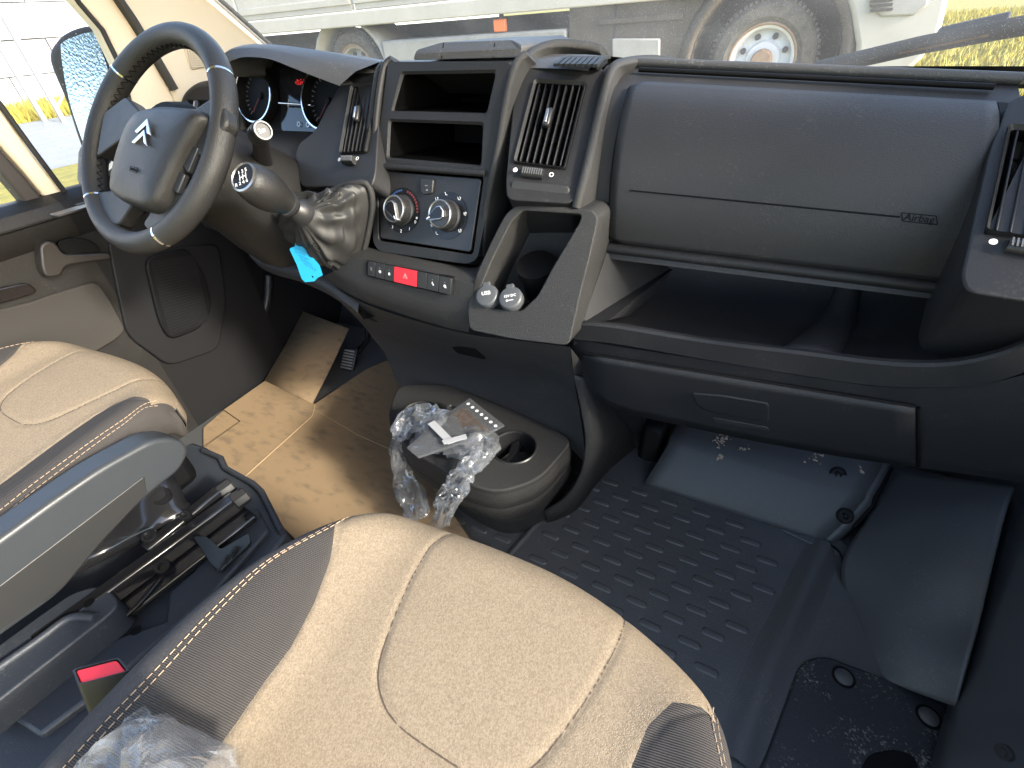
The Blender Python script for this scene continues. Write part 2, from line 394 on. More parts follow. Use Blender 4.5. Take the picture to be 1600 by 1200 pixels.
# cab side with a wheel arch
arch = [W1+V(math.cos(t_)*.50, -.01, math.sin(t_)*.50) for t_ in [R(-12)+R(204)*k/20 for k in range(21)]]
zl = W1.z-.10
cabp = [V(T(1455, 60).x, TY, zl+.1), V(T(1478, 0).x, TY, T(1478, 0).z), V(T(1478, 0).x-.08, TY, 1.9), V(T(890, 0).x, TY, 1.9), V(T(890, 0).x, TY, zl)]
cabp = [V(p.x, TY, p.z) for p in cabp]+[V(p.x, TY, p.z) for p in reversed(arch)]
prism('cab', cabp, (0, 1.9, 0), LDK, tr)
rows = [[W1+V(math.cos(t_)*r_, y_, math.sin(t_)*r_) for r_, y_ in ((.505, -.03), (.55, -.035), (.60, .005))] for t_ in [R(-12)+R(204)*k/24 for k in range(25)]]
loft('wheel_arch_trim', rows, LDK, tr, solid=.01)
rows = [[W1+V(math.cos(t_)*.5, y_, math.sin(t_)*.5) for y_ in (0, .45)] for t_ in [R(-12)+R(204)*k/24 for k in range(25)]]
loft('arch_liner', rows, LBK, tr)
box('arch_back', W1+V(0, .5, .2), (.5, 0, 0), (0, .02, 0), (0, 0, .5), LBK, tr)
bp = [T(1312, -40), T(1480, -40), T(1480, 0), T(1468, 50), T(1440, 90), T(1400, 125), T(1330, 130), T(1338, 70), T(1330, 20)]
prism('bumper', [p+V(0, -.06, 0) for p in bp], (0, 1.9, 0), LCR, tr, bevel=.03, seg=3)
hp = [T(1352, -30), T(1452, -30), T(1448, 8), T(1425, 24), T(1375, 26), T(1358, 10)]
prism('bumper_recess', [p+V(0, -.075, 0) for p in hp], (0, .04, 0), LGR, tr, bevel=.012)
for k in range(3):
    a = T(1356, 2+7*k); box('grille_slot', a+V(.07, -.085, 0), (.06, 0, 0), (0, .006, 0), (0, 0, .008), LBK, tr)
sp = [T(958, 60), T(1032, 60), T(1032, 92), T(958, 92)]
prism('side_step', [p+V(0, -.03, 0) for p in sp], (0, .06, 0), LGR, tr, bevel=.01)
box('door_seam', T(962, 10)+V(0, -.004, 0), (.006, 0, 0), (0, .006, 0), (0, 0, .45), LBK, tr)
box('sill_moulding', T(1000, 30)+V(0, -.012, 0), (.33, 0, 0), (0, .012, 0), (0, 0, .02), LDK, tr, bevel=.006)

# ================================================================== VAN SHELL
tag(obj('roof', [(-.98, -.75, 1.52), (.98, -.75, 1.52), (.98, .28, 1.52), (-.98, .28, 1.52)], [[0, 1, 2, 3]], CREAM, solid=.04), kind='structure')
# windscreen: gently curved laminated pane with road dust
def glass(name, tint, dust, scale, rain=0):
    m = bpy.data.materials.new(name); m.use_nodes = True; t = m.node_tree; t.nodes.clear()
    out = t.nodes.new('ShaderNodeOutputMaterial'); tr_ = t.nodes.new('ShaderNodeBsdfTransparent'); tr_.inputs[0].default_value = (*tint, 1)
    gl = t.nodes.new('ShaderNodeBsdfGlossy'); gl.inputs['Roughness'].default_value = .02
    df = t.nodes.new('ShaderNodeBsdfDiffuse'); df.inputs[0].default_value = (.87, .85, .79, 1)
    tl = t.nodes.new('ShaderNodeBsdfTranslucent'); tl.inputs[0].default_value = (.87, .85, .79, 1)
    ds = t.nodes.new('ShaderNodeMixShader'); ds.inputs[0].default_value = .5; t.links.new(df.outputs[0], ds.inputs[1]); t.links.new(tl.outputs[0], ds.inputs[2])
    fr = t.nodes.new('ShaderNodeLayerWeight'); fr.inputs[0].default_value = .08
    m1 = t.nodes.new('ShaderNodeMixShader'); t.links.new(fr.outputs['Fresnel'], m1.inputs[0]); t.links.new(tr_.outputs[0], m1.inputs[1]); t.links.new(gl.outputs[0], m1.inputs[2])
    co = t.nodes.new('ShaderNodeTexCoord'); vo = t.nodes.new('ShaderNodeTexVoronoi'); vo.inputs['Scale'].default_value = scale
    no = t.nodes.new('ShaderNodeTexNoise'); no.inputs['Scale'].default_value = 7; no.inputs['Detail'].default_value = 6
    t.links.new(co.outputs['Object'], vo.inputs['Vector']); t.links.new(co.outputs['Object'], no.inputs['Vector'])
    lt = t.nodes.new('ShaderNodeMath'); lt.operation = 'LESS_THAN'; lt.inputs[1].default_value = .16; t.links.new(vo.outputs['Distance'], lt.inputs[0])
    wn = t.nodes.new('ShaderNodeTexWhiteNoise'); t.links.new(vo.outputs['Color'], wn.inputs['Vector'])
    gt = t.nodes.new('ShaderNodeMath'); gt.operation = 'GREATER_THAN'; gt.inputs[1].default_value = .55; t.links.new(wn.outputs['Value'], gt.inputs[0])
    sp_ = t.nodes.new('ShaderNodeMath'); sp_.operation = 'MULTIPLY'; t.links.new(lt.outputs[0], sp_.inputs[0]); t.links.new(gt.outputs[0], sp_.inputs[1])
    mr = t.nodes.new('ShaderNodeMapRange'); mr.inputs[1].default_value = .3; mr.inputs[2].default_value = .75; mr.inputs[3].default_value = dust*.5; mr.inputs[4].default_value = dust*1.4
    t.links.new(no.outputs['Fac'], mr.inputs[0])
    s2 = t.nodes.new('ShaderNodeMath'); s2.operation = 'MULTIPLY'; s2.inputs[1].default_value = rain; t.links.new(sp_.outputs[0], s2.inputs[0])
    ad = t.nodes.new('ShaderNodeMath'); ad.operation = 'ADD'; ad.use_clamp = True; t.links.new(mr.outputs[0], ad.inputs[0]); t.links.new(s2.outputs[0], ad.inputs[1])
    m2 = t.nodes.new('ShaderNodeMixShader'); t.links.new(ad.outputs[0], m2.inputs[0]); t.links.new(m1.outputs[0], m2.inputs[1]); t.links.new(ds.outputs[0], m2.inputs[2])
    t.links.new(m2.outputs[0], out.inputs[0]); return m
GLW = glass('windscreen_glass', (.95, .95, .92), .10, 340, .3)
GLD = glass('door_glass', (.95, .97, .96), .035, 150, .25)
ws = thing('windscreen', (0, 1.08, .80), 'dusty curved windscreen above the dashboard with black lower edge', 'windscreen')
def WS(u, v): # u -1..1, v 0..1 up
    return V(u*(.93-.06*v), 1.08-.14*u*u-.80*v, .79+.72*v)
loft('pane', [[WS(-1+2*i/24, j/12) for i in range(25)] for j in range(13)], GLW, ws)
loft('black_edge', [[WS(-1+2*i/24, vv)+V(0, -.004, -.002) for i in range(25)] for vv in (-.03, .022)], SEAL, ws)
loft('black_edge', [[WS(uu, j/12)+V(0, -.004, -.002) for j in range(13)] for uu in (-.985, -1.0)], SEAL, ws)
# wiper
wp = thing('wiper', (.8, 1.1, .80), 'black windscreen wiper arm and blade lying outside the glass', 'wiper')
a, b = U(1275, 108, Y=1.10), U(1640, 32, Y=.98)
tube('blade', [a, a.lerp(b, .5)+V(0, 0, .004), b], .011, SEAL, wp, 8, flat=1.4)
a2, b2 = U(1300, 99, Y=1.11), U(1640, 44, Y=1.0)
tube('arm', [a2, b2], .006, SMOOTH, wp, 8)
c = U(1515, 47, Y=1.04); box('blade_joint', c, (b-a).normalized()*.05, V(0, .5, .5).normalized()*.012, V(0, -.5, .5).normalized()*.014, SMOOTH, wp, bevel=.005)
mb = MB()
for k in range(14):
    p = a.lerp(b, random.uniform(.35, .75))+V(0, -.012, -.002); mb.add(boxverts(p, (b-a).normalized()*random.uniform(.006, .02), (0, .001, 0), (0, 0, .002)))
tag(mb.build('leaf_debris', mat('dry_leaf', (.16, .08, .03), .9), wp), kind='stuff')

# driver side A pillar and door, X = -.86
PX = -.87
D_ = lambda px, py, x=PX: U(px, py, X=x)
pl = thing('windscreen_pillar', (PX, .6, .7), 'cream windscreen pillar trim with speaker grille beside the steering wheel', 'pillar')
poly = [D_(160, -40), D_(300, -40), D_(350, 5), D_(425, 72), D_(470, 110), D_(360, 190), D_(290, 185), D_(255, 130), D_(215, 60)]
prism('trim', poly, (-.05, 0, 0), CREAM, pl, bevel=.012, seg=3)
tube('windscreen_seal', [D_(295, -45, PX+.012), D_(348, 3, PX+.012), D_(425, 72, PX+.012)], .006, SEAL, pl, 8)
gp = roundpoly([D_(286, 70, PX+.004), D_(316, 68, PX+.004), D_(324, 104, PX+.004), D_(300, 110, PX+.004)], .01)
gr = prism('tweeter_grille', gp, (-.008, 0, 0), CREAM, pl, bevel=.002)
mb = MB()
for i in range(8):
    for j in range(10):
        p = D_(291+i*3.6+j*.9, 73+j*3.6, PX+.0045)
        mb.add(lathemesh([(.0001, 0), (.0014, 0), (.0014, .001), (.0001, .001)], p, (1, 0, 0), 6))
tag(mb.build('grille_holes', BLACK, gr), kind='stuff')

dr = thing('driver_door', (-.86, 0, .1), 'dark driver door with cream window frame and pull handle', 'door')
# window frame members
poly = [D_(95, -40), D_(165, -40), D_(222, 60), D_(268, 140), D_(285, 180), D_(240, 240), D_(215, 320), D_(140, 322), D_(100, 318), D_(140, 303), D_(188, 255), D_(212, 200), D_(198, 140), D_(186, 100), D_(160, 45), D_(120, 0)]
prism('window_frame', poly, (-.05, 0, 0), CREAM, dr, bevel=.008)
poly = [D_(-60, 90), D_(0, 164), D_(50, 237), D_(103, 306), D_(140, 303), D_(130, 330), D_(85, 325), D_(42, 272), D_(0, 225), D_(-60, 150)]
prism('window_frame', poly, (-.05, 0, 0), CREAM, dr, bevel=.008)
poly = [D_(-60, 160, PX+.004), D_(0, 232, PX+.004), D_(42, 279, PX+.004), D_(80, 325, PX+.004), D_(52, 330, PX+.004), D_(0, 268, PX+.004), D_(-60, 196, PX+.004)]
prism('window_seal', poly, (-.05, 0, 0), mat('dark_seal_channel', (.035, .03, .027), .6), dr, bevel=.006)
q = PX+.003
tube('window_gasket', [D_(108, -20, q), D_(124, 5, q), D_(160, 47, q), D_(188, 104, q), D_(211, 190, q), D_(207, 218, q), D_(186, 258, q), D_(140, 302, q), D_(118, 308, q), D_(104, 304, q), D_(50, 232, q), D_(-40, 108, q)], .0055, SEAL, dr, 8)
tube('door_seal', [D_(165, -30, PX+.006), D_(206, 30, PX+.006), D_(240, 85, PX+.006), D_(272, 140, PX+.006)], .011, mat('door_seal_rubber', (.03, .026, .022), .6), dr, 10)
pan = obj('glass_pane', [D_(-80, -60, -.895), D_(140, -60, -.895), D_(220, 60, -.895), D_(230, 320, -.895), D_(90, 330, -.895), D_(-80, 200, -.895)], [[0, 1, 2, 3, 4, 5]], GLD, dr)
obj('glass_pane', [D_(-80, 190, -.895), D_(60, 335, -.895), D_(-80, 345, -.895)], [[0, 1, 2]], GLD, dr)
# inner panel: section swept along Y
sec = [(-.94, .672), (-.90, .690), (-.865, .690), (-.838, .676), (-.828, .655), (-.832, .62), (-.845, .60), (-.848, .40), (-.852, .20), (-.86, .06), (-.86, -.08)]
ys = [-.75+.05*i for i in range(26)]
loft('inner_panel', [[V(x, y, z+.02*max(0, -y)) for x, z in sec] for y in ys if y < .16], DOORP, dr, angle=30)
loft('front_panel', [[V(x, y, z+.02*max(0, -y)) for x, z in (sec if i_ else sec)] for i_, y in enumerate([.15, .2, .25, .3, .35, .4, .45, .5])], mat('black_plastic_with_shade', (.007, .007, .008), .6, spec=.25), dr, angle=30)  # front of the door panel, blackened in place of a cast shadow
tube('belt_seam', [V(-.829, y, .650+.02*max(0, -y)) for y in ys], .0016, BLACK, dr, 6)
XI = -.842
mb = [D_(0, 482, XI), D_(50, 470, XI), D_(70, 462, XI), D_(150, 438, XI), D_(172, 470, XI), D_(195, 515, XI), D_(180, 530, XI), D_(60, 600, XI), D_(-60, 640, XI), D_(-60, 495, XI)]
prism('fabric_insert', roundpoly(mb, .02), (.008, 0, 0), DOORI, dr, bevel=.004)
hp = roundpoly([D_(82, 378, XI), D_(105, 370, XI), D_(135, 372, XI), D_(160, 392, XI), D_(120, 399, XI), D_(95, 397, XI)], .02)
prism('handle_recess', hp, (.012, 0, 0), BLACK, dr, bevel=.003)
hp = roundpoly([D_(52, 382, XI), D_(62, 374, XI), D_(76, 376, XI), D_(90, 396, XI), D_(160, 393, XI), D_(165, 402, XI), D_(92, 412, XI), D_(86, 428, XI), D_(62, 431, XI), D_(55, 415, XI)], .012)
prism('pull_handle', hp, (.03, 0, 0), mat('handle_brown_plastic', (.022, .019, .017), .45, bump=(700, .15)), dr, bevel=.008, seg=3)
hp = roundpoly([D_(-40, 458, XI), D_(0, 448, XI), D_(40, 440, XI), D_(56, 455, XI), D_(0, 472, XI), D_(-40, 482, XI)], .01)
prism('inlay', hp, (.014, 0, 0), mat('brown_gloss_inlay', (.014, .011, .010), .2), dr, bevel=.004)
sp_ = [(-0.05, 0), (0, 0)]
rc = roundpoly([D_(95, 328, -.835), D_(128, 321, -.835), D_(138, 332, -.835), D_(108, 342, -.835)], .006)
box('lock_button_plate', U(116, 328, Z=.692), (.016, .0, .0), (0, .035, 0), (0, 0, .0022), SMOOTH, dr, bevel=.0015)
box('demister_outlet', U(132, 319, Z=.692), (.010, 0, 0), (0, .014, 0), (0, 0, .003), BLACK, dr, bevel=.001)
# speaker grille low down on the front of the door
SG = lambda px, py: U(px, py, X=-.835)
sg = prism('speaker_grille', roundpoly([SG(222, 402), SG(290, 385), SG(318, 430), SG(330, 480), SG(312, 512), SG(262, 532), SG(245, 500)], .03), (.010, 0, 0), BLACK, dr, bevel=.004)
a, b, c, d = SG(232, 408), SG(300, 398), SG(322, 500), SG(262, 522); mb = MB()
for i in range(26):
    t = i/25; p, q2 = a.lerp(b, t), d.lerp(c, t); mb.add(strip([p+V(.0105, 0, 0), q2+V(.0105, 0, 0)], .0008, (.001, 0, 0)))
    p, q2 = a.lerp(d, t), b.lerp(c, t); mb.add(strip([p+V(.0112, 0, 0), q2+V(.0112, 0, 0)], .0008, (.001, 0, 0)))
tag(mb.build('grille_mesh', MATS['black_plastic_with_shade'], sg), kind='stuff')
# door mirror outside
mi = thing('door_mirror', (-1.12, .45, .66), 'black door mirror with wet glass outside the driver window', 'mirror')
MX = -1.14
nrm = V(.55, -.83, .10).normalized()
M_ = lambda px, py, x=None: UP(px, py, V(-1.10, .40, .80), nrm) if x is None else U(px, py, X=x)
outl = [M_(74, 95), M_(84, 64), M_(108, 46), M_(140, 40), M_(158, 56), M_(175, 100), M_(196, 165), M_(196, 230), M_(176, 262), M_(140, 258), M_(122, 226), M_(100, 160)]
outl = catmull(outl, 4, True)
nrm = V(.55, -.83, .10).normalized()
prism('housing', [p+nrm*.0 for p in outl], -nrm*.10, SEAL, mi, bevel=.025, seg=4)
MIRM = mat('mirror_glass', (.55, .66, .80), .04, 1); t, b = nodes(MIRM)
co = t.nodes.new('ShaderNodeTexCoord'); vo = t.nodes.new('ShaderNodeTexVoronoi'); vo.inputs['Scale'].default_value = 160; bp = t.nodes.new('ShaderNodeBump'); bp.inputs['Strength'].default_value = .12; bp.inputs['Distance'].default_value = .002
t.links.new(co.outputs['Object'], vo.inputs['Vector']); t.links.new(vo.outputs['Distance'], bp.inputs['Height']); t.links.new(bp.outputs[0], b.inputs['Normal'])
gl = [M_(97, 80), M_(103, 64), M_(143, 50), M_(152, 60), M_(168, 102), M_(184, 160), M_(186, 205), M_(170, 236), M_(140, 236), M_(120, 190), M_(106, 140)]
prism('mirror_pane', [p+nrm*.004 for p in catmull(gl, 4, True)], -nrm*.003, MIRM, mi)
tube('mount_arm', [M_(150, 245, -1.10), M_(150, 285, -.98), M_(160, 312, -.90)], .035, SEAL, mi, 12)

# passenger door, closed: inner panel below the window, and its window
pd = thing('passenger_door', (.96, 0, .05), 'dark passenger door lining at the right edge beside the step', 'door')
sec = [(1.12, .60), (1.07, .615), (1.045, .60), (1.04, .5), (1.055, .30), (1.045, .16), (1.05, .03), (1.05, -.12)]
ys2 = [-.75+.06*i for i in range(22)]
loft('inner_panel', [[V(x, y, z) for x, z in sec] for y in ys2], KICK, pd, angle=30)
obj('glass_pane', [V(1.10, -.75, .60), V(1.10, .5, .60), V(1.0, .3, 1.45), V(1.0, -.75, 1.45)], [[0, 1, 2, 3]], GLD, pd)
tube('window_frame', [V(1.10, .52, .6), V(1.0, .31, 1.45), V(1.0, -.75, 1.47)], .03, CREAM, pd, 8)
# kick panels closing the shell beside the dashboard
lk = thing('kick_panel', (-.9, .7, 0), 'black kick panel lining the far left of the driver footwell', 'panel')
prism('panel', [V(-.90, .30, .0), V(-.90, 1.06, .0), V(-.90, 1.06, .79), V(-.90, .52, .72), V(-.90, .44, .60), V(-.90, .36, .30)], (-.03, 0, 0), MATS['black_plastic_with_shade'], lk, bevel=.01)
tube('carpet_edge', catmull([U(420, 430, X=-.86), U(415, 480, X=-.87), U(385, 545, X=-.885), U(362, 600, X=-.885), U(355, 650, X=-.885)], 5), .012, SMOOTH, lk, 8)
tube('sill_strip', [U(313, 535, X=-.885), U(320, 560, X=-.885), U(308, 620, X=-.885)], .008, DOORP, lk, 6)
rk2 = thing('kick_panel', (.98, .7, 0), 'black kick panel closing the right end of the footwell', 'panel')
prism('panel', [V(1.06, .25, .0), V(1.06, 1.06, .0), V(1.06, 1.06, .79), V(1.06, .50, .72), V(1.06, .30, .60), V(1.06, .25, .3)], (.03, 0, 0), KICK, rk2, bevel=.01)
# unseen frame, pillar and mirror added on the passenger side to shade the dashboard
mx_ = lambda p: V(-p.x+.16, p.y, p.z)
rp = thing('windscreen_pillar', (.96, .6, .7), 'unseen cream windscreen pillar trim on the passenger side, shading the dashboard', 'pillar')
prism('trim', [mx_(p) for p in [D_(160, -40), D_(300, -40), D_(350, 5), D_(425, 72), D_(470, 110), D_(360, 190), D_(290, 185), D_(255, 130), D_(215, 60)]], (.05, 0, 0), CREAM, rp, bevel=.012)
prism('window_frame', [mx_(p) for p in [D_(95, -40), D_(165, -40), D_(222, 60), D_(268, 140), D_(285, 180), D_(240, 240), D_(215, 320), D_(140, 322), D_(100, 318), D_(140, 303), D_(188, 255), D_(212, 200), D_(198, 140), D_(186, 100), D_(160, 45), D_(120, 0)]], (.05, 0, 0), CREAM, pd, bevel=.008)
rmi = thing('door_mirror', (1.2, .45, .66), 'unseen black door mirror outside the passenger window, shading the dashboard', 'mirror')
prism('housing', roundpoly([V(1.09, .32, .66), V(1.30, .30, .66), V(1.32, .30, 1.06), V(1.12, .32, 1.10)], .05), (0, .12, 0), SEAL, rmi, bevel=.02)
prism('mirror_pane', roundpoly([V(1.11, .316, .69), V(1.28, .296, .69), V(1.30, .296, 1.03), V(1.13, .316, 1.06)], .04), (0, .003, 0), MIRM, rmi)
# black plastic around the door speaker, darkened further for a cast shadow
prism('front_lower_panel', roundpoly([U(165, 372, X=-.845), U(200, 390, X=-.845), U(340, 380, X=-.845), U(352, 470, X=-.845), U(340, 545, X=-.845), U(262, 572, X=-.845), U(196, 524, X=-.845), U(178, 440, X=-.845)], .03), (.008, 0, 0), MATS['black_plastic_with_shade'], dr, bevel=.005)
# ================================================================== FLOOR
fl = tag(obj('floor', [(-1.0, -1.0, 0), (1.08, -1.0, 0), (1.08, .96, 0), (-1.0, .96, 0)], [[0, 1, 2, 3]], MATR), kind='structure')
bh = [[V(x, y, z) for x in (-1.0, 1.08)] for y, z in ((.80, .0), (.90, .12), (.96, .3), (1.0, .72))]
tag(loft('bulkhead', bh, KICK, None, solid=.01), kind='structure')
F = lambda px, py, z=0.0: U(px, py, Z=z)
# raised studs of the rubber floor: rows in a brick-like pattern
def studmesh():
    n = 8; out = []
    L, w_ = .0175, .0062
    pts = [(L*(1 if math.cos(a) > 0 else -1)*.72+w_*math.cos(a), w_*math.sin(a)) for a in [2*math.pi*(k+.5)/16 for k in range(16)]]
    v = [(x*1.12, y*1.2, 0) for x, y in pts]+[(x, y, .0022) for x, y in pts]+[(x*.9, y*.8, .0026) for x, y in pts]
    f = [[i, (i+1) % 16, 16+(i+1) % 16, 16+i] for i in range(16)]+[[16+i, 16+(i+1) % 16, 32+(i+1) % 16, 32+i] for i in range(16)]+[list(range(32, 48))]
    me = bpy.data.meshes.new('raised_stud'); me.from_pydata(v, [], f); me.materials.append(MATR)
    me.polygons.foreach_set('use_smooth', [True]*len(me.polygons)); return me
sm = studmesh()
x0, x1 = .245, .80
for j in range(14):
    y = .455-j*.0335
    lim = .775-.012*j if j > 2 else .80
    for i in range(9):
        x = .275+i*.072+(.036 if j % 2 else 0)
        if x > lim or x < .25 or (y > .40 and x > .70): continue
        o = bpy.data.objects.new('raised_stud', sm); link(o, fl); o.location = (x, y, .0002)
for j in range(4):
    for i in range(3):
        o = bpy.data.objects.new('raised_stud', sm); link(o, fl); o.location = (.06+i*.06+(.03 if j % 2 else 0), .20-j*.0335, .0002)
# moulded seam left of the passenger mat and ridge to its right
tube('floor_ridge', [F(895, 752, .004), F(850, 806, .004), F(812, 850, .004), F(740, 935, .004)], .007, MATR, fl, 8)
def ridge(pts, w0, h, name):
    P = catmull(pts, 5); rows = []
    for i, p in enumerate(P):
        d = (P[min(i+1, len(P)-1)]-P[max(i-1, 0)]).normalized(); s = V(d.y, -d.x, 0)
        rows.append([p+s*(w0*t)+V(0, 0, h*math.exp(-(t*2.2)**2)-.001) for t in (-1, -.7, -.45, -.25, 0, .25, .45, .7, 1)])
    return loft(name, rows, MATR, fl)
ridge([F(1290, 850), F(1265, 905), F(1240, 960), F(1205, 1030), F(1180, 1100), F(1150, 1190)], .045, .012, 'floor_swage')

# plastic toe cover bolted over the footwell step
tc = thing('footwell_cover', (.63, .55, 0), 'black plastic step cover with two bolts under the glovebox', 'cover')
A0, A1 = F(1008, 757), F(1288, 848)
top_l, top_r = U(1045, 690, Y=.56), U(1352, 775, Y=.56)
up_l, up_r = U(1062, 655, Y=.66), U(1380, 722, Y=.66)
rows = []
for k in range(13):
    t = k/12
    a = A0.lerp(A1, t); m_ = top_l.lerp(top_r, t); u_ = up_l.lerp(up_r, t)
    rows.append([a+V(0, 0, -.003), a+V(0, .004, .012), a.lerp(m_, .5)+V(0, -.006, .004), m_+V(0, -.004, -.006), m_+V(0, .008, .004), m_.lerp(u_, .5)+V(0, 0, .003), u_, u_+V(0, .12, -.01)])
loft('cover_shell', rows, KICK, tc, solid=.004)
er = rows[-1]
loft('cover_flange', [er, [p+V(.010, 0, -.003) for p in er], [p+V(.016, .002, -.012) for p in er], [p+V(.018, .004, -.05) for p in er]], KICK, tc, solid=.003)
tube('cover_edge', [p+V(.019, .0, -.012) for p in er[2:7]], .004, BLACK, tc, 8)
ft = [A1+V(-.09, -.004, .004), A1+V(.0, -.022, .004), A1+V(.035, -.020, .004), A1+V(.05, .0, .004), A1+V(.02, .03, .004)]
prism('cover_foot', roundpoly(ft, .012), (0, 0, -.004), KICK, tc, bevel=.002)
CR = rows
def CVS(t, s_):
    i = t*12; k = max(0, min(11, int(i))); j = s_*7; q = max(0, min(6, int(j)))
    P = lambda k_, q_: CR[k_][q_]
    a_ = P(k, q)+(P(k+1, q)-P(k, q))*(i-k); b_ = P(k, q+1)+(P(k+1, q+1)-P(k, q+1))*(i-k)
    return a_+(b_-a_)*(j-q)
def onc(px, py, off=.003):
    t_, s_ = inv(CVS, px, py, .6, .6); return CVS(t_, s_)+V(0, -.7, .7)*off
for px, py in ((1309, 741), (1320, 806)):
    c = onc(px, py, .002)
    lathe('bolt_seat', [(.0165, -.003), (.0165, .0015), (.0125, .0015), (.0115, -.003)], c, V(.1, -.7, .7), BLACK, tc, 24, ring=True)
    lathe('bolt', [(.0115, -.004), (.0115, .001), (.0075, .001), (.0072, .004), (.006, .005), (.003, .002), (.0005, .002)], c, V(.1, -.7, .7), GLOSSB, tc, 20)
DIRT = mat('dried_mud', (.30, .23, .17), .95)
mb = MB()
for (px, py, sx, sy, n_) in ((1128, 688, 10, 9, 40), (1272, 716, 8, 5, 16), (1162, 703, 10, 5, 10), (1345, 735, 4, 8, 6), (1128, 712, 6, 4, 5)):
    for k in range(n_):
        p = onc(px+random.gauss(0, sx*.6), py+random.gauss(0, sy*.7), .0028)
        r_ = random.uniform(.0010, .0042); xx = V(.98, .05, .1); yy = V(0, .7, .7)
        vs = [p+xx*(math.cos(a)*r_*random.uniform(.4, 1.3))+yy*(math.sin(a)*r_*random.uniform(.6, 1.8)) for a in [2*math.pi*i/7 for i in range(7)]]
        mb.add((vs, [list(range(7))]))
tag(mb.build('mud_smear', DIRT, tc), kind='stuff')

# wheel arch side lining on the right of the footwell
wa = thing('side_lining', (.9, .5, 0), 'smooth dark curved side lining right of the footwell', 'lining')
rows = []
lft = [F(1300, 860), F(1318, 900), F(1340, 980), F(1385, 1062)]
ctrl = [[(1385, 725, .72), (1440, 740, .66), (1520, 752, .60), (1585, 762, .56)],
        [(1362, 800, .55), (1420, 800, .52), (1500, 800, .50), (1572, 800, .49)],
        [(1318, 872, .44), (1385, 880, .42), (1475, 880, .40), (1552, 880, .40)],
        [(1322, 940, .37), (1385, 960, .33), (1460, 965, .32), (1532, 965, .32)],
        [(1350, 1010, .29), (1400, 1030, .26), (1460, 1040, .25), (1512, 1035, .25)],
        [(1383, 1062, .235), (1420, 1077, .225), (1460, 1092, .215), (1494, 1104, .205)]]
rows = []
for r_ in ctrl:
    base = None; row = []
    for k, (px, py, yy) in enumerate(r_): row.append(U(px, py, Y=yy))
    rows.append(row)
rows2 = [catmull(r_, 5) for r_ in rows]
cols = list(zip(*rows2)); cols = [catmull(c, 4) for c in cols]
loft('lining_shell', [list(c) for c in zip(*cols)], KICK, wa, solid=.004)
tube('lining_edge', catmull([F(1296, 850, .004), U(1316, 872, Y=.44), U(1320, 940, Y=.372), U(1349, 1010, Y=.292), U(1384, 1064, Y=.236)], 5), .0022, BLACK, wa, 6)
# step cover with two round caps
st = thing('step_cover', (.85, .15, 0), 'scuffed dark step cover with two round caps near the passenger seat', 'cover')
z0 = .006
pts = [F(1190, 1200, z0), F(1232, 1085, z0), F(1250, 1035, z0), F(1285, 1022, z0), F(1390, 1062, z0), F(1496, 1108, z0), F(1478, 1170, z0), F(1490, 1230, z0), F(1420, 1330, z0), F(1100, 1330, z0)]
SCUF = grain_plastic('scuffed_rubber', (.018, .021, .026), .5, 380, .35, dust=.6)
prism('cover_plate', roundpoly(pts, .035), (0, 0, -.012), SCUF, st, bevel=.004)
for px, py in ((1318, 1058), (1451, 1120)):
    c = F(px, py, z0+.0005); lathe('cap_ring', [(.0175, -.001), (.0175, .0012), (.0145, .0012), (.0140, -.001)], c, (0, 0, 1), BLACK, st, 28, ring=True)
    lathe('round_cap', [(.0135, -.001), (.0135, .0022), (.012, .0034), (.001, .0038)], c, (0, 0, 1), KICK, st, 28)
hp = [F(1345, 1200, z0+.002), F(1358, 1178, z0+.002), F(1395, 1170, z0+.002), F(1430, 1180, z0+.002), F(1440, 1230, z0+.002), F(1340, 1230, z0+.002)]
prism('hand_hole', roundpoly(hp, .012), (0, 0, -.001), BLACK, st)
# sill wall with a screw
sl = thing('sill_trim', (.95, .2, 0), 'dark curved sill trim at the lower right corner', 'trim')
prof = [[(1600, 740, .62), (1566, 860, .46), (1540, 960, .34), (1500, 1095, .205), (1478, 1180, .12), (1470, 1260, .06)], [(1640, 760, .60), (1585, 860, .46), (1560, 960, .34), (1520, 1095, .205), (1498, 1180, .12), (1490, 1260, .06)]]
rows = []
for (px, py, yy) in prof[0]:
    p = U(px, py, Y=yy); rows.append([p+V(0, 0, -.04), p+V(.006, 0, .0), p+V(.016, -.004, .03), p+V(.03, -.01, .08), p+V(.045, -.015, .16), p+V(.05, -.02, .30)])
cols = [catmull(c, 4) for c in zip(*rows)]
loft('trim_shell', [list(c) for c in zip(*cols)], mat('sill_plastic', (.07, .073, .08), .34), sl, solid=.003)
c = U(1583, 1178, Y=.06); c = c+V(-.012, -.006, .006)
lathe('screw', [(.0001, .003), (.004, .003), (.0045, .001), (.008, .001), (.0085, -.004)], c, V(-.8, -.4, .4), SMOOTH, sl, 18)

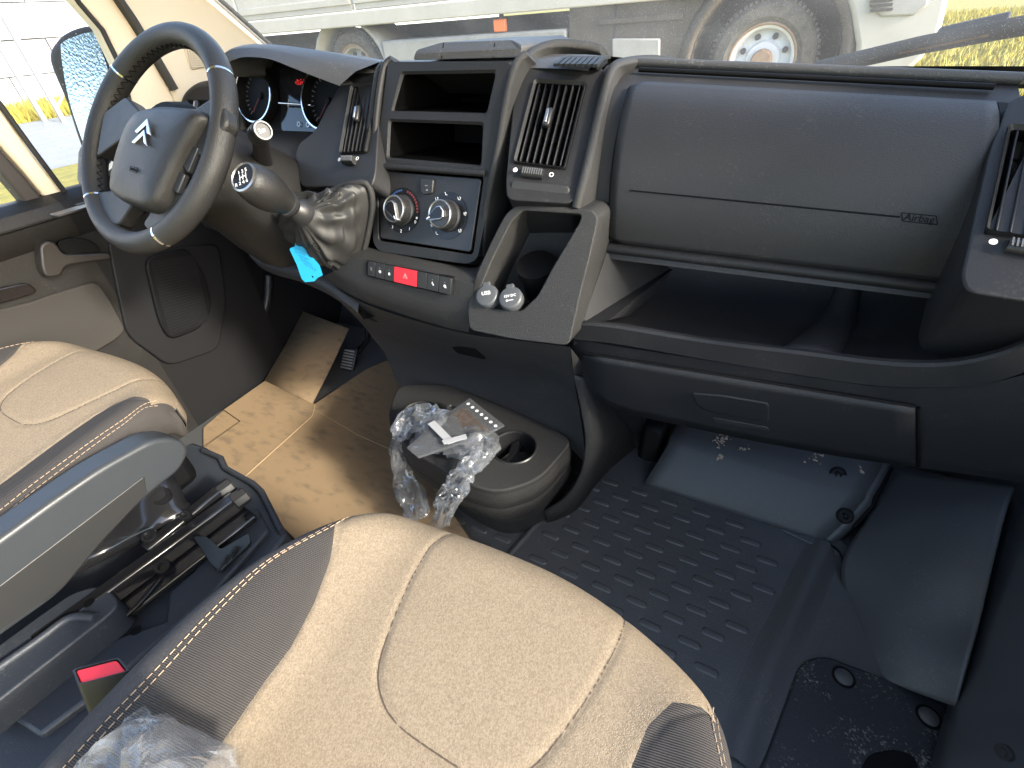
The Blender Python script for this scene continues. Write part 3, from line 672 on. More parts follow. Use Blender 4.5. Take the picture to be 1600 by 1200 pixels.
# ================================================================== CARDBOARD
CARD = mat('cardboard', (.40, .25, .125), .85); t, b = nodes(CARD)
co = t.nodes.new('ShaderNodeTexCoord'); n1 = t.nodes.new('ShaderNodeTexNoise'); n1.inputs['Scale'].default_value = 9; n1.inputs['Detail'].default_value = 9; n1.inputs['Roughness'].default_value = .7
mp = t.nodes.new('ShaderNodeMapping'); mp.inputs['Rotation'].default_value = (0, 0, R(-20)); mp.inputs['Scale'].default_value = (9, 26, 1)
n2 = t.nodes.new('ShaderNodeTexNoise'); n2.inputs['Scale'].default_value = 2.2; n2.inputs['Detail'].default_value = 5
t.links.new(co.outputs['Object'], mp.inputs[0]); t.links.new(mp.outputs[0], n2.inputs['Vector']); t.links.new(co.outputs['Object'], n1.inputs['Vector'])
mu = t.nodes.new('ShaderNodeMath'); mu.operation = 'MULTIPLY'; t.links.new(n1.outputs['Fac'], mu.inputs[0]); t.links.new(n2.outputs['Fac'], mu.inputs[1])
mr = t.nodes.new('ShaderNodeMapRange'); mr.inputs[1].default_value = .25; mr.inputs[2].default_value = .40; mr.inputs[4].default_value = .6; t.links.new(mu.outputs[0], mr.inputs[0])
mx = t.nodes.new('ShaderNodeMix'); mx.data_type = 'RGBA'; mx.inputs[6].default_value = (.245, .168, .095, 1); mx.inputs[7].default_value = (.10, .075, .055, 1)
t.links.new(mr.outputs[0], mx.inputs[0]); t.links.new(mx.outputs[2], b.inputs['Base Color'])
wv = t.nodes.new('ShaderNodeTexWave'); wv.inputs['Scale'].default_value = 70; wv.inputs['Distortion'].default_value = .3
mp2 = t.nodes.new('ShaderNodeMapping'); mp2.inputs['Rotation'].default_value = (0, 0, R(70)); t.links.new(co.outputs['Object'], mp2.inputs[0]); t.links.new(mp2.outputs[0], wv.inputs['Vector'])
bp = t.nodes.new('ShaderNodeBump'); bp.inputs['Strength'].default_value = .12; bp.inputs['Distance'].default_value = .001; t.links.new(wv.outputs[0], bp.inputs['Height']); t.links.new(bp.outputs[0], b.inputs['Normal'])
cb = thing('cardboard_sheet', (-.2, .25, .01), 'stained brown cardboard sheet covering the driver footwell floor', 'cardboard')
zc = .014
poly = [F(414, 595, zc), F(350, 640, zc), F(376, 658, zc), F(315, 701, zc), F(441, 822, zc), F(520, 900, zc), F(640, 960, zc), F(740, 850, zc), F(705, 800, zc), F(700, 700, zc), F(640, 640, zc), F(640, 600, zc), F(612, 560, zc), F(572, 577, zc), F(492, 631, zc)]
prism('main_panel', poly, (0, 0, -.005), CARD, cb)
zt = U(474, 487, Y=.66); zt2 = U(545, 514, Y=.64)
fa, fb = F(414, 595, zc), F(488, 631, zc)
rows = [[fa+V(0, 0, .001), fb+V(0, 0, .001)], [fa.lerp(zt, .5)+V(0, .002, -.002), fb.lerp(zt2, .5)+V(0, .002, -.002)], [zt, zt2]]
loft('raised_flap', rows, CARD, cb, solid=.004)
tube('crease', [F(360, 765, zc+.0004), F(488, 650, zc+.0004), F(492, 633, zc+.0004)], .0014, mat('pale_crease', (.34, .24, .14), .9), cb, 5)
tube('crease', [F(492, 640, zc+.0004), F(560, 680, zc+.0004), F(640, 715, zc+.0004)], .0014, MATS['pale_crease'], cb, 5)
cb2 = thing('cardboard_scrap', (-.75, .15, .0), 'small torn cardboard piece beside the driver seat front', 'cardboard')
prism('scrap', [F(318, 668, .006), F(350, 640, .006), F(376, 658, .006), F(345, 682, .006), F(318, 700, .006)], (0, 0, -.004), CARD, cb2)
# pedal
pe = thing('pedal', (-.45, .66, .0), 'black ribbed foot pedal poking above the cardboard', 'pedal')
pc = U(546, 562, Y=.585); pn = V(.1, -.75, .66).normalized(); pxv = V(1, .1, 0).normalized(); pyv = pn.cross(pxv)
box('pad', pc, pxv*.028, pyv*.042, pn*.008, SMOOTH, pe, bevel=.005)
for k in range(7): box('rib', pc+pyv*(-.03+.01*k)+pn*.009, pxv*.022, pyv*.0025, pn*.002, LGR, pe, bevel=.001)
tube('arm', [pc-pn*.008, pc+V(0, .10, .02), pc+V(0, .18, .18)], .010, STEELB, pe, 8)
# ================================================================== DASHBOARD
def plate_holes(name, outer, holes, ext, depth, m, parent=None, inner_m=None, bevel=0, floor=True):
    """front plate with real openings: outer walls run along ext, each hole is a pocket along its depth vector"""
    bm = bmesh.new(); b = base_of(parent); loops = []
    def add(pts):
        vs = [bm.verts.new(Vector(p)-b) for p in pts]; es = [bm.edges.new((vs[i], vs[(i+1) % len(vs)])) for i in range(len(vs))]; return vs, es
    allE = []
    L = [add(outer)]+[add(h) for h in holes]
    for _, es in L: allE += es
    bmesh.ops.triangle_fill(bm, use_beauty=True, use_dissolve=True, edges=allE)
    for f in bm.faces: f.material_index = 0
    def wall(vs, d, mi, cap):
        w2 = [bm.verts.new(q.co+Vector(d)) for q in vs]
        for i in range(len(vs)):
            j = (i+1) % len(vs); f = bm.faces.new((vs[i], vs[j], w2[j], w2[i])); f.material_index = mi
        if cap: f = bm.faces.new(w2); f.material_index = mi
    wall(L[0][0], ext, 0, False)
    for k, (vs, _) in enumerate(L[1:]): wall(vs, depth[k], 1, floor)
    bmesh.ops.recalc_face_normals(bm, faces=bm.faces)
    me = bpy.data.meshes.new(name); bm.to_mesh(me); bm.free(); me.materials.append(m); me.materials.append(inner_m or m)
    o = link(bpy.data.objects.new(name, me), parent)
    if bevel:
        me.polygons.foreach_set('use_smooth', [True]*len(me.polygons))
        q = o.modifiers.new('bevel', 'BEVEL'); q.width = bevel; q.segments = 3; q.limit_method = 'ANGLE'; q.angle_limit = R(40)
        me.set_sharp_from_angle(angle=R(45))
    return o

ds = thing('dashboard', (0, .6, .5), 'black van dashboard with empty radio slots, vents and passenger airbag panel', 'dashboard')
FO = V(0, .354, .604); FN = V(0, -.905, .424).normalized(); FU = V(0, .424, .905).normalized(); FX = V(1, 0, 0)
FA = lambda px, py, off=0.0: UP(px, py, FO+FN*off, FN)

# ---- centre stack
outer = roundpoly([FA(606, 96), FA(800, 96), FA(778, 230), FA(746, 405), FA(730, 413), FA(592, 393), FA(582, 378), FA(585, 260)], .012)
pk1 = roundpoly([FA(627, 112), FA(776, 109), FA(761, 179), FA(611, 175)], .006)
pk2 = roundpoly([FA(607, 186), FA(756, 191), FA(752, 261), FA(604, 248)], .006)
cl_ = roundpoly([FA(590, 263), FA(756, 276), FA(739, 398), FA(591, 376)], .008)
stack = plate_holes('centre_stack', outer, [pk1, pk2, cl_], -FN*.16, [-FN*.003, -FN*.003, -FN*.004], DASH2, ds, bevel=.004, floor=False)
# storage pocket and radio slot: bezel frame with a deep box
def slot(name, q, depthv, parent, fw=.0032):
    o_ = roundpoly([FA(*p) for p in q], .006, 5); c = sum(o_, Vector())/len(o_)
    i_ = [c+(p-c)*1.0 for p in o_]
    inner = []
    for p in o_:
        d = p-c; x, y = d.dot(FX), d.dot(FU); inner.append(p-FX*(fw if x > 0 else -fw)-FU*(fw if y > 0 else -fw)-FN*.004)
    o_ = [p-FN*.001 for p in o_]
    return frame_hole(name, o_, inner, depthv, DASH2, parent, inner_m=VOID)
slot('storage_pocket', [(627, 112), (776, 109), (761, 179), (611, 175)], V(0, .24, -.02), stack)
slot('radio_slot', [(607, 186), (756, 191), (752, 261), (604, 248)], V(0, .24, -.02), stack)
# step bar between slots and the heater panel
a, b = FA(592, 259, .004), FA(757, 271, .004)
tube('stack_bar', [a+FN*-.001, a.lerp(b, .5), b+FN*-.001], .0055, DASH2, stack, 10)
# ribs beside the stack
def rib(pts, w_, h_, m, parent, name='trim_rib'):
    P = catmull(pts, 5); rows = []
    for i, p in enumerate(P):
        d = (P[min(i+1, len(P)-1)]-P[max(i-1, 0)]).normalized(); s = d.cross(FN).normalized()
        rows.append([p+s*w_*math.cos(a)+FN*(h_*math.sin(a)) for a in [math.pi*k/8 for k in range(9)]]+[p-s*w_-FN*.06, p+s*w_-FN*.06])
    return loft(name, rows, m, parent, closed=True, cap=True, angle=50)
rib([FA(824, 84, -.016), FA(812, 92, -.008), FA(801, 115, -.002), FA(789, 170, .002), FA(778, 235, .002), FA(764, 300, .0), FA(757, 345, -.006), FA(752, 400, -.02)], .0065, .006, CONS, ds)
rib([FA(614, 92, -.012), FA(606, 98, -.008), FA(600, 110, -.004), FA(593, 150, 0), FA(588, 200, 0), FA(584, 260, 0), FA(580, 330, -.01)], .006, .008, DASH2, ds)
rib([FA(602, 98, -.016), FA(596, 104, -.010), FA(590, 120, -.006), FA(583, 170, -.004), FA(579, 230, -.004), FA(576, 290, -.01)], .006, .007, DASH2, ds)

# ---- heater panel
hp_ = thing_part = plate_holes('heater_panel', roundpoly([FA(593, 267, -.002), FA(752, 279, -.002), FA(735, 394, -.002), FA(594, 372, -.002)], .006), [], -FN*.006, [], PANEL, ds, bevel=.0015)
def knob(px, py, ang, r=.0255):
    c = FA(px, py, .0)
    k = lathe('knob', [(r*1.12, -.004), (r*1.10, .003), (r, .005), (r*.97, .020), (r*.95, .0225), (r*.90, .024)], c, FN, SMOOTH, hp_, 48, xdir=FX)
    lathe('chrome_ring', [(r*.95, .0215), (r*.95, .0245), (r*.90, .0255), (r*.84, .0245), (r*.82, .0215)], c, FN, SATIN, k, 48, ring=True)
    lathe('knob_face', [(r*.83, .020), (r*.80, .0205), (.0005, .0205)], c, FN, GLOSSB, k, 40)
    mb = MB()
    for j in range(40):
        a_ = 2*math.pi*j/40; d = FX*math.cos(a_)+FU*math.sin(a_); q = FN.cross(d)
        mb.add(boxverts(c+d*(r*.985)+FN*.0115, d*.0006, q*.0008, FN*.0075))
    mb.build('grip', SMOOTH, k)
    d = FX*math.cos(ang)+FU*math.sin(ang); q = FN.cross(d)
    sh = lambda s, z: [c+d*(s*r*x)+q*(s*r*y)+FN*z for x, y in [(1.02, .07), (.9, .10), (.2, .36), (-.15, .46), (-.42, .38), (-.54, .0), (-.42, -.38), (-.15, -.46), (.2, -.36), (.9, -.10), (1.02, -.07)]]
    loft('pointer_rim', [sh(1.0, .0205), sh(.98, .0315), sh(.93, .0325)], SATIN, k, closed=True, cap=True, angle=30)
    loft('pointer', [sh(.88, .030), sh(.84, .0334)], GLOSSB, k, closed=True, cap=True, angle=30)
    box('pointer_mark', c+d*r*.74+FN*.0334, d*r*.12, q*.0008, FN*.0003, WHITE, k)
    return c
k1 = knob(628, 329, R(-52)); k2 = knob(699, 337, R(208))
# scale arcs and printed marks
for c in (k1, k2):
    o = MB().add(ringmesh(c-FN*.0012, FN, .029, .041, .0008, 48)).build('dial_surround', GLOSSB, hp_)
mb = MB()
for j in range(9): mb.add(ringmesh(c if False else k1-FN*.0002, FN, .034, .0375, .0003, 5, R(95+j*9), R(101+j*9), xdir=FX))
mb.build('cold_scale', BLUEM, hp_)
mb = MB()
for j in range(9): mb.add(ringmesh(k1-FN*.0002, FN, .034, .0375, .0003, 5, R(-2+j*9), R(4+j*9), xdir=FX))
mb.build('warm_scale', REDM, hp_)
for s, a_ in (('0', -28), ('1', -56), ('2', -88), ('3', -122)):
    d = FX*math.cos(R(a_))+FU*math.sin(R(a_)); text('numeral', s, k1+d*.0375+FN*.0001, FX, FU, .0085, WHITE, hp_)
lathe('fan_mark', [(.0022, 0), (.0022, .0004), (.0001, .0004)], k1+FX*.036+FU*-.010, FN, WHITE, hp_, 10)
for a_, kind in ((100, 0), (135, 1), (172, 1), (212, 2), (55, 1), (10, 2), (-38, 1), (240, 0)):
    d = FX*math.cos(R(a_))+FU*math.sin(R(a_)); c = k2+d*.0375+FN*.0002; mb = MB()
    mb.add(strip([c-FX*.003+FU*.002, c-FX*.001-FU*.002, c+FX*.0025-FU*.002], .00045, FN*.0003))
    if kind: mb.add(strip([c+FX*.0025-FU*.001, c+FX*.003+FU*.0025, c+FX*.0005+FU*.003], .00045, FN*.0003))
    if kind == 2: mb.add(ringmesh(c+FU*.001, FN, .0008, .0016, .0003, 10))
    mb.build('air_symbol', WHITE, hp_)
bt = prism('recirculation_button', roundpoly([FA(656, 278, .003), FA(677, 280, .003), FA(675, 302, .003), FA(662, 304, .003), FA(657, 300, .003)], .004), -FN*.006, SMOOTH, hp_, bevel=.0012)
box('button_mark', FA(666, 290, .0033), FX*.003, FU*.0005, FN*.0002, GREYP, bt); box('button_mark', FA(667, 297, .0033), FX*.0015, FU*.0012, FN*.0002, GREYP, bt)

# ---- top of the dash (right of the cluster hood) and the document clip hump
def ds_top(u): return None
rows = []
for x in [-.32+.04*i for i in range(15)]:
    zf = .872-.06*smooth01((x-.12)/.6) if x > 0 else .872
    yf = .515
    rows.append([V(x, 1.06-.12*(x/.93)**2, .775), V(x, .9, .80+.02*(zf-.8)), V(x, .72, zf-.012), V(x, .60, zf+.002), V(x, yf+.02, zf), V(x, yf, zf-.010)])
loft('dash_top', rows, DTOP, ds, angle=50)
# hump
HY = .53
h = [U(645, 94, Y=HY), U(650, 78, Y=HY), U(690, 66, Y=HY+.03), U(800, 62, Y=HY+.03), U(815, 70, Y=HY), U(815, 90, Y=HY)]
back = V(.02, .17, -.005)
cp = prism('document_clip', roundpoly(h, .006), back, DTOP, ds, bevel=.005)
for px in (690, 770): tube('clip_groove', [U(px, 91, Y=HY-.001), U(px+3, 67, Y=HY+.012)], .0009, BLACK, cp, 5)
rib([U(820, 90, Y=.525), U(838, 76, Y=.56), U(870, 68, Y=.60), U(915, 71, Y=.64), U(940, 78, Y=.66)], .007, .006, CONS, cp, 'clip_flank')

# ---- vents
SKT_ = mat('rib_highlight_plastic', (.09, .09, .092), .4)  # lighter grey paints the highlight on the thumbwheel ribs
def vent(tl, tr_, br, bl, nsl, pod, wheel=True, tabt=(.45, .45), marks=True):
    tl, tr_, br, bl = map(Vector, (tl, tr_, br, bl)); n = (tr_-tl).cross(bl-tl).normalized()
    if n.y > 0: n = -n
    back = -n
    P = lambda u, v, o=0.0: tl.lerp(tr_, u).lerp(bl.lerp(br, u), v)+n*o
    out = roundpoly([P(-.045, -.025), P(1.045, -.025), P(1.045, 1.025), P(-.045, 1.025)], .006); inn = roundpoly([P(0, 0, -.003), P(1, 0, -.003), P(1, 1, -.003), P(0, 1, -.003)], .004)
    vt = frame_hole('air_vent', [p+n*.002 for p in out], inn, back*.05, DASH2, ds, thick=.012, inner_m=BLACK)
    W = (tr_-tl).length; hv = (bl-tl)/2
    for k in range(nsl):
        u = (k+.5)/nsl; c = P(u, .5, -.012); ax = (P(u, 1)-P(u, 0))/2*.985
        xd = (tr_-tl).normalized()
        box('slat', c, xd*.0011, ax, n*.010, DASH2, vt, bevel=.0008)
        
    mb = MB()
    for k in range(4):
        v = (k+.7)/4.4; mb.add(boxverts(P(.5, v, -.03), (P(1, v)-P(0, v))/2*.98, (bl-tl).normalized()*.0012, n*.008))
    mb.build('cross_slats', BLACK, vt)
    c = P(tabt[0], tabt[1], .001); xd = (tr_-tl).normalized(); yd = (bl-tl).normalized()
    tb = box('tab', c, xd*.0062, yd*.016, n*.006, SMOOTH, vt, bevel=.004)
    box('tab_inlay', c+n*.0062+xd*-.0015, xd*.0022, yd*.0115, n*.0007, SATIN, tb, bevel=.0006)
    if wheel:
        c = P(.42, 1.13, -.002)
        wh = lathe('thumbwheel', [(.001, -.017), (.008, -.017), (.0085, 0), (.008, .017), (.001, .017)], c, xd, SMOOTH, vt, 24)
        mb = MB()
        for k in range(9): mb.add(boxverts(c+xd*(-.015+.00375*k)+n*.008, xd*.0008, yd*.005, n*.0012))
        mb.build('wheel_ribs', SKT_, wh)
        if marks:
            lathe('closed_mark', [(.0036, 0), (.0036, .0005), (.0001, .0005)], P(.05, 1.13, .0022), n, WHITE, vt, 16)
            MB().add(ringmesh(P(.82, 1.13, .0022), n, .0025, .0036, .0005, 20)).build('open_mark', WHITE, vt)
    return vt, n, P
def podface(poly, n, depth, m=DASH2, bevel=.010, hole=None, name='vent_pod'):
    if hole: return plate_holes(name, roundpoly(poly, .02, 5), [hole], -Vector(n)*depth, [-Vector(n)*.02], m, ds, bevel=bevel*.5, floor=False)
    return prism(name, roundpoly(poly, .02, 5), -Vector(n)*depth, m, ds, bevel=bevel, seg=3)
RV = [V(.158, .497, .845), V(.235, .508, .839), V(.243, .407, .743), V(.166, .398, .750)]
vt, n, P = vent(*RV, 7, None)
pp = lambda px, py, o=0.0, P_=P, n_=n: UP(px, py, P_(.5, .5)+n_*o, n_)
podface([pp(806, 112, -.004), pp(838, 100, -.004), pp(948, 104, -.004), pp(942, 150, -.004), pp(905, 305, -.004), pp(890, 318, -.004), pp(792, 312, -.004), pp(790, 285, -.004)], n, .14, hole=[P(-.04, -.02, -.004), P(1.04, -.02, -.004), P(1.04, 1.02, -.004), P(-.04, 1.02, -.004)])
prism('vent_chin', roundpoly([pp(797, 280, .002), pp(893, 290, .002), pp(884, 316, -.01), pp(798, 308, -.01)], .01), -n*.1, DASH, ds, bevel=.008)
# right flank of the pod, catching sun
rib([U(1058, 98, Z=.846), U(1020, 92, Z=.858), U(982, 95, Z=.862), pp(955, 110, .0), pp(938, 170, .004), pp(922, 240, .004), pp(908, 295, .0), pp(900, 325, -.01)], .0075, .006, CONS, ds)
# top louvre
lo = thing_l = podface([U(862, 96, Z=.862), U(890, 88, Z=.866), U(952, 90, Z=.864), U(935, 105, Z=.860)], V(0, -.2, 1), .006, BLACK, .001, name='demister_grille')
for k in range(8):
    t_ = k/7; a = U(868+t_*62, 104+t_*1.5, Z=.864); b2 = U(893+t_*58, 92-.5*t_, Z=.868)
    MB().add(strip([a, a.lerp(b2, .5)+V(0, 0, .004), b2], .0035, (0, 0, .004))).build('louvre', DASH2, lo, smooth=True)
LV = [V(-.250, .506, .842), V(-.174, .496, .848), V(-.152, .398, .753), V(-.228, .411, .744)]
vt2, n2, P2 = vent(*LV, 6, None)
pp2 = lambda px, py, o=0.0: UP(px, py, P2(.5, .5)+n2*o, n2)
podface([pp2(540, 118, -.004), pp2(560, 108, -.004), pp2(597, 102, -.004), pp2(586, 270, -.004), pp2(580, 292, -.004), pp2(470, 292, -.004), pp2(461, 240, -.004), pp2(468, 222, -.004), pp2(492, 205, -.004), pp2(512, 165, -.004)], n2, .12, hole=[P2(-.04, -.02, -.004), P2(1.04, -.02, -.004), P2(1.04, 1.02, -.004), P2(-.04, 1.02, -.004)])
OV = [V(.765, .470, .795), V(.845, .452, .792), V(.838, .345, .716), V(.758, .352, .720)]
vt3, n3, P3 = vent(*OV, 7, None, tabt=(.75, .45))
pp3 = lambda px, py, o=0.0: UP(px, py, P3(.5, .5)+n3*o, n3)
podface([pp3(1580, 150, -.004), pp3(1640, 140, -.004), pp3(1720, 250, -.004), pp3(1700, 480, -.004), pp3(1600, 470, -.004), pp3(1510, 455, -.004), pp3(1502, 430, -.004), pp3(1548, 230, -.004)], n3, .14, hole=[P3(-.04, -.02, -.004), P3(1.04, -.02, -.004), P3(1.04, 1.02, -.004), P3(-.04, 1.02, -.004)])
# far left vent beside the wheel
FL = [U(292, 156, Y=.50), U(330, 158, Y=.50), U(330, 182, Y=.47), U(288, 180, Y=.47)]
vt4, n4, P4 = vent(*FL, 9, None, wheel=False)
fpod = [U(258, 175, Y=.485), U(266, 148, Y=.50), U(285, 132, Y=.52), U(340, 124, Y=.53), U(360, 160, Y=.52), U(360, 260, Y=.46), U(262, 230, Y=.46)]
prism('vent_pod', roundpoly([p+V(0, .03, 0) for p in fpod], .02), (0, .14, 0), DASH2, ds, bevel=.012, seg=3)

# ---- instrument cluster under its hood
hood_up = [(345, 118, .47), (349, 92, .47), (358, 78, .48), (382, 70, .50), (420, 69, .51), (475, 75, .52), (535, 86, .52), (592, 97, .52)]
hood_lo = [(352, 122, .455), (355, 102, .455), (364, 94, .46), (384, 89, .46), (420, 92, .46), (455, 105, .46), (490, 119, .465), (530, 134, .47)]
H0 = catmull([U(px, py, Y=yy) for px, py, yy in hood_lo], 4); H1 = catmull([U(px, py, Y=yy) for px, py, yy in hood_up], 4)
HM = [a.lerp(b, .55)+V(0, -.012, .004) for a, b in zip(H0, H1)]
HB = [p+V(.0, .20, -.035) for p in H1]; HC = [p+V(.0, .50, -.10) for p in H1]
HI = [p+V(0, .10, -.006) for p in H0]
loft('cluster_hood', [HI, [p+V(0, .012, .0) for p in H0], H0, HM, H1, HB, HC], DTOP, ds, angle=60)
CN = V(0, -.92, .39).normalized(); CO = U(450, 150, Y=.565); CU = V(0, .39, .92).normalized()
CP = lambda px, py, o=0.0: UP(px, py, CO+CN*o, CN)
cl = prism('instrument_cluster', roundpoly([CP(362, 95), CP(420, 84), CP(545, 118), CP(530, 215), CP(470, 222), CP(372, 200)], .02), -CN*.02, BLACK, ds)
GL2 = mat('cluster_lens', (.012, .012, .014), .08, spec=.6)
prism('lens', roundpoly([CP(437, 105, .002), CP(500, 112, .002), CP(512, 212, .002), CP(440, 205, .002)], .01), -CN*.002, GL2, cl)
for (px, py, rr) in ((408, 150, .062), (514, 158, .062)):
    c = CP(px, py, .004)
    lathe('gauge_well', [(rr, .0), (rr*1.02, .018), (rr*.97, .020), (rr*.93, .0), (.001, -.002)], c, CN, BLACK, cl, 48)
    MB().add(ringmesh(c+CN*.021, CN, rr*.95, rr*1.0, .002, 48)).build('chrome_ring', CHROME, cl)
    mb = MB()
    for k in range(25):
        a_ = R(225-k*270/24); d = V(1, 0, 0)*math.cos(a_)+CU*math.sin(a_); q = CN.cross(d)
        mb.add(boxverts(c+d*rr*.82, d*(.005 if k % 3 == 0 else .003), q*.0006, CN*.0004))
    mb.build('gauge_scale', GREYP, cl)
    a_ = R(235); d = V(1, 0, 0)*math.cos(a_)+CU*math.sin(a_)
    tube('needle', [c+CN*.004, c+CN*.004+d*rr*.7], .0009, REDM, cl, 6); lathe('needle_hub', [(.008, 0), (.007, .006), (.001, .007)], c, CN, BLACK, cl, 20)
a, b = CP(436, 161, .016), CP(486, 164, .016); tube('chrome_bar', [a, b], .0022, CHROME, cl, 8)
EMR = mat('red_display', (.3, .01, .01), .5, **{'Emission Color': (1, .03, .03, 1), 'Emission Strength': .12}); mb = MB()
for k, (dx, hh) in enumerate(((-.016, 3), (-.011, 5), (-.006, 4), (0, 5), (.005, 3), (.010, 5), (.015, 4))):
    for q in range(hh):
        if (k*3+q*5) % 4: mb.add(boxverts(CP(470, 128, .0035)+V(dx, 0, 0)+CU*(.0022*(q-2)), (.0015, 0, 0), CU*.0008, CN*.0004))
mb.build('display_dots', EMR, cl)
for px, py in ((467, 194), (481, 195)):
    MB().add(ringmesh(CP(px, py, .005), CN, .004, .0052, .001, 20)).build('trip_button_ring', SATIN, cl)
# shroud panel below the cluster
rows = []
for t in range(9):
    x = -.62+.40*t/8
    rows.append([V(x, .585, .765), V(x, .50, .742), V(x, .43, .715), V(x, .385, .665), V(x, .375, .60), V(x, .40, .50), V(x, .62, .42)])
loft('driver_panel', rows, DASH2, ds, angle=50)
obj('side_filler', [V(-.62, .60, .78), V(-.62, .43, .715), V(-.62, .375, .6), V(-.62, .62, .42), V(-.92, .62, .42), V(-.92, .46, .6), V(-.92, .47, .72), V(-.92, .60, .78)], [[0, 1, 6, 7], [1, 2, 5, 6], [2, 3, 4, 5]], DASH2, ds)
# knee trim, a pale-edged curved rail below the column
kp = [(310, 334, .37), (332, 342, .36), (360, 358, .35), (384, 382, .34), (398, 398, .335), (425, 410, .33), (462, 420, .325), (510, 442, .32), (560, 478, .315)]
A = catmull([U(px, py, Y=yy) for px, py, yy in kp], 4)
rows = [[p+V(0, .10, .01), p+V(0, .012, .006), p, p+V(0, -.006, -.012), p+V(0, .002, -.034), p+V(0, .10, -.07)] for p in A]
loft('knee_rail', rows, DASH, ds, angle=50)
# core that closes the middle of the dash behind everything
core = [(1.05, .77), (.60, .83), (.56, .80), (.52, .68), (.50, .55), (.50, .44), (.95, .40)]
prism('dash_core', [V(-.62, y+.10, z-.02) for y, z in core], (.92, 0, 0), BLACK, ds)

# ---- passenger airbag panel
TL, TR_, BL_, BR_ = V(.305, .530, .842), V(.752, .518, .815), V(.318, .428, .620), V(.773, .418, .627)
def AS(u, v, off=0.0):
    p = TL.lerp(TR_, u).lerp(BL_.lerp(BR_, u), v)
    nrm = V(0, -.9, .43); w_ = max(0, v); bul = .036*(1-(2*min(w_, 1)-1)**2)
    topc = -.012*max(0, (.18-w_)/.18)**2
    q = TL.lerp(TR_, u).lerp(BL_.lerp(BR_, u), w_)+nrm*bul+V(0, -topc, topc*.3)
    if v < 0: q = q+V(0, .9, .46)*(-v*.55)+V(0, 0, -.9)*(v*v*.8); nrm = V(0, -.4, .9)
    return q+nrm*off
# backing body
rows = []
for j in range(25):
    v = -.10+1.20*j/24; rows.append([AS(-.14+1.20*i/24, v, -.006) for i in range(25)])
loft('passenger_fascia', rows, DASH, ds, angle=60)
# panel with rounded left corners
rows = []
for j in range(33):
    v = j/32; row = []
    ul = .0
    for vv, s in ((v, 1), (1-v, .6)):
        rc = .09*s if s == 1 else .05
        if vv < rc: ul = max(ul, .045*(1-math.sqrt(max(0, 1-((rc-vv)/rc)**2))))
    for i in range(33): row.append(AS(ul+(1-ul)*i/32, .015+.975*v, .0))
    rows.append(row)
ab = loft('airbag_panel', rows, DASH, ds, solid=.006, angle=60)
S0 = lambda u, v: AS(u, v, .0)
edge = [(AS(.0+.045, .012, -.002))]
def onp(px, py, off=.0005): u, v = inv(S0, px, py); return AS(u, v, off+.0034)
tube('panel_gap', [AS(.5+.5*math.cos(0) if False else (i/20), .008, -.003) for i in range(1, 21)], .0022, BLACK, ab, 6)
tube('panel_gap', catmull([AS(.05, .008, -.003), AS(.012, .04, -.003), AS(-.002, .10, -.003), AS(-.004, .5, -.003), AS(-.004, .9, -.003), AS(.004, .975, -.003), AS(.03, .995, -.003)], 6), .0022, BLACK, ab, 6)
tube('tear_line', [onp(985+420*k/14, 298+41.5*k/14, .0002) for k in range(15)], .0011, BLACK, ab, 6)
c = onp(1435, 342, .0); ca, cb_ = onp(1408, 339.5, .0), onp(1462, 345, .0); xd = (cb_-ca).normalized(); yd = (onp(1433, 330, .003)-onp(1436, 352, .003)).normalized()
mb = MB(); hw, hh = (cb_-ca).length/2, .0052
for s in (-1, 1): mb.add(strip([c-xd*hw+yd*hh*s, c+xd*hw+yd*hh*s], .0005, xd.cross(yd)*.0008)); mb.add(strip([c+xd*hw*s-yd*hh, c+xd*hw*s+yd*hh], .0005, xd.cross(yd)*.0008))
mb.build('airbag_mark_frame', BLACK, ab)
text('airbag_mark', 'Airbag', c+xd.cross(yd)*.0004, xd, yd, .0115, BLACK, ab, .0004)
# lower trim strip and slot along the top
tube('lower_strip', [AS(i/20, 1.03, -.004) for i in range(-1, 21)], .0085, DASH2, ds, 10)
prism('lower_strip_face', [AS(i/12, 1.0, .002) for i in range(13)]+[AS(i/12, 1.055, -.004) for i in range(12, -1, -1)], (0, .01, 0), DASH2, ds)
tube('top_slot', [AS(i/16, -.055, .0) for i in range(0, 17)], .0036, BLACK, ds, 8)
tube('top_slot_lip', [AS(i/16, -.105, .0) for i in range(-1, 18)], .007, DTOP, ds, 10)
rows = [[AS(i/16, -.10, .003)+V(0, d_, -.075*(d_/.52)) for i in range(-1, 20)] for d_ in (0, .1, .25, .52)]
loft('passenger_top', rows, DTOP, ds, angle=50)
prism('panel_gap_right', [AS(1.012, v/10, -.004) for v in range(0, 11)]+[AS(1.035, v/10, -.004) for v in range(10, -1, -1)], (0, .01, 0), BLACK, ds)

# ---- open shelf under the airbag panel
LIPT = [(893, 512, .318), (900, 504, .320), (961, 508, .325), (1105, 531, .330), (1256, 549, .330), (1375, 564, .325), (1465, 567, .318), (1532, 558, .310), (1600, 535, .305), (1680, 480, .30)]
LIPB = [(893, 520, .320), (899, 530, .320), (961, 537, .324), (1105, 562, .328), (1256, 587, .328), (1375, 603, .324), (1487, 605, .316), (1555, 596, .309), (1620, 572, .304), (1700, 520, .30)]
LT = catmull([U(*p[:2], Y=p[2]) for p in LIPT], 5); LB = catmull([U(*p[:2], Y=p[2]) for p in LIPB], 5)
rows = [[p+V(0, .012, -.05) for p in LT], [p+V(0, .011, -.004) for p in LT], [p+V(0, .007, .0) for p in LT], LT, [p+V(0, -.003, -.004) for p in LT], LB, [p+V(0, .008, -.007) for p in LB]]
loft('shelf_lip', rows, DASH2, ds, angle=35)
sh = []
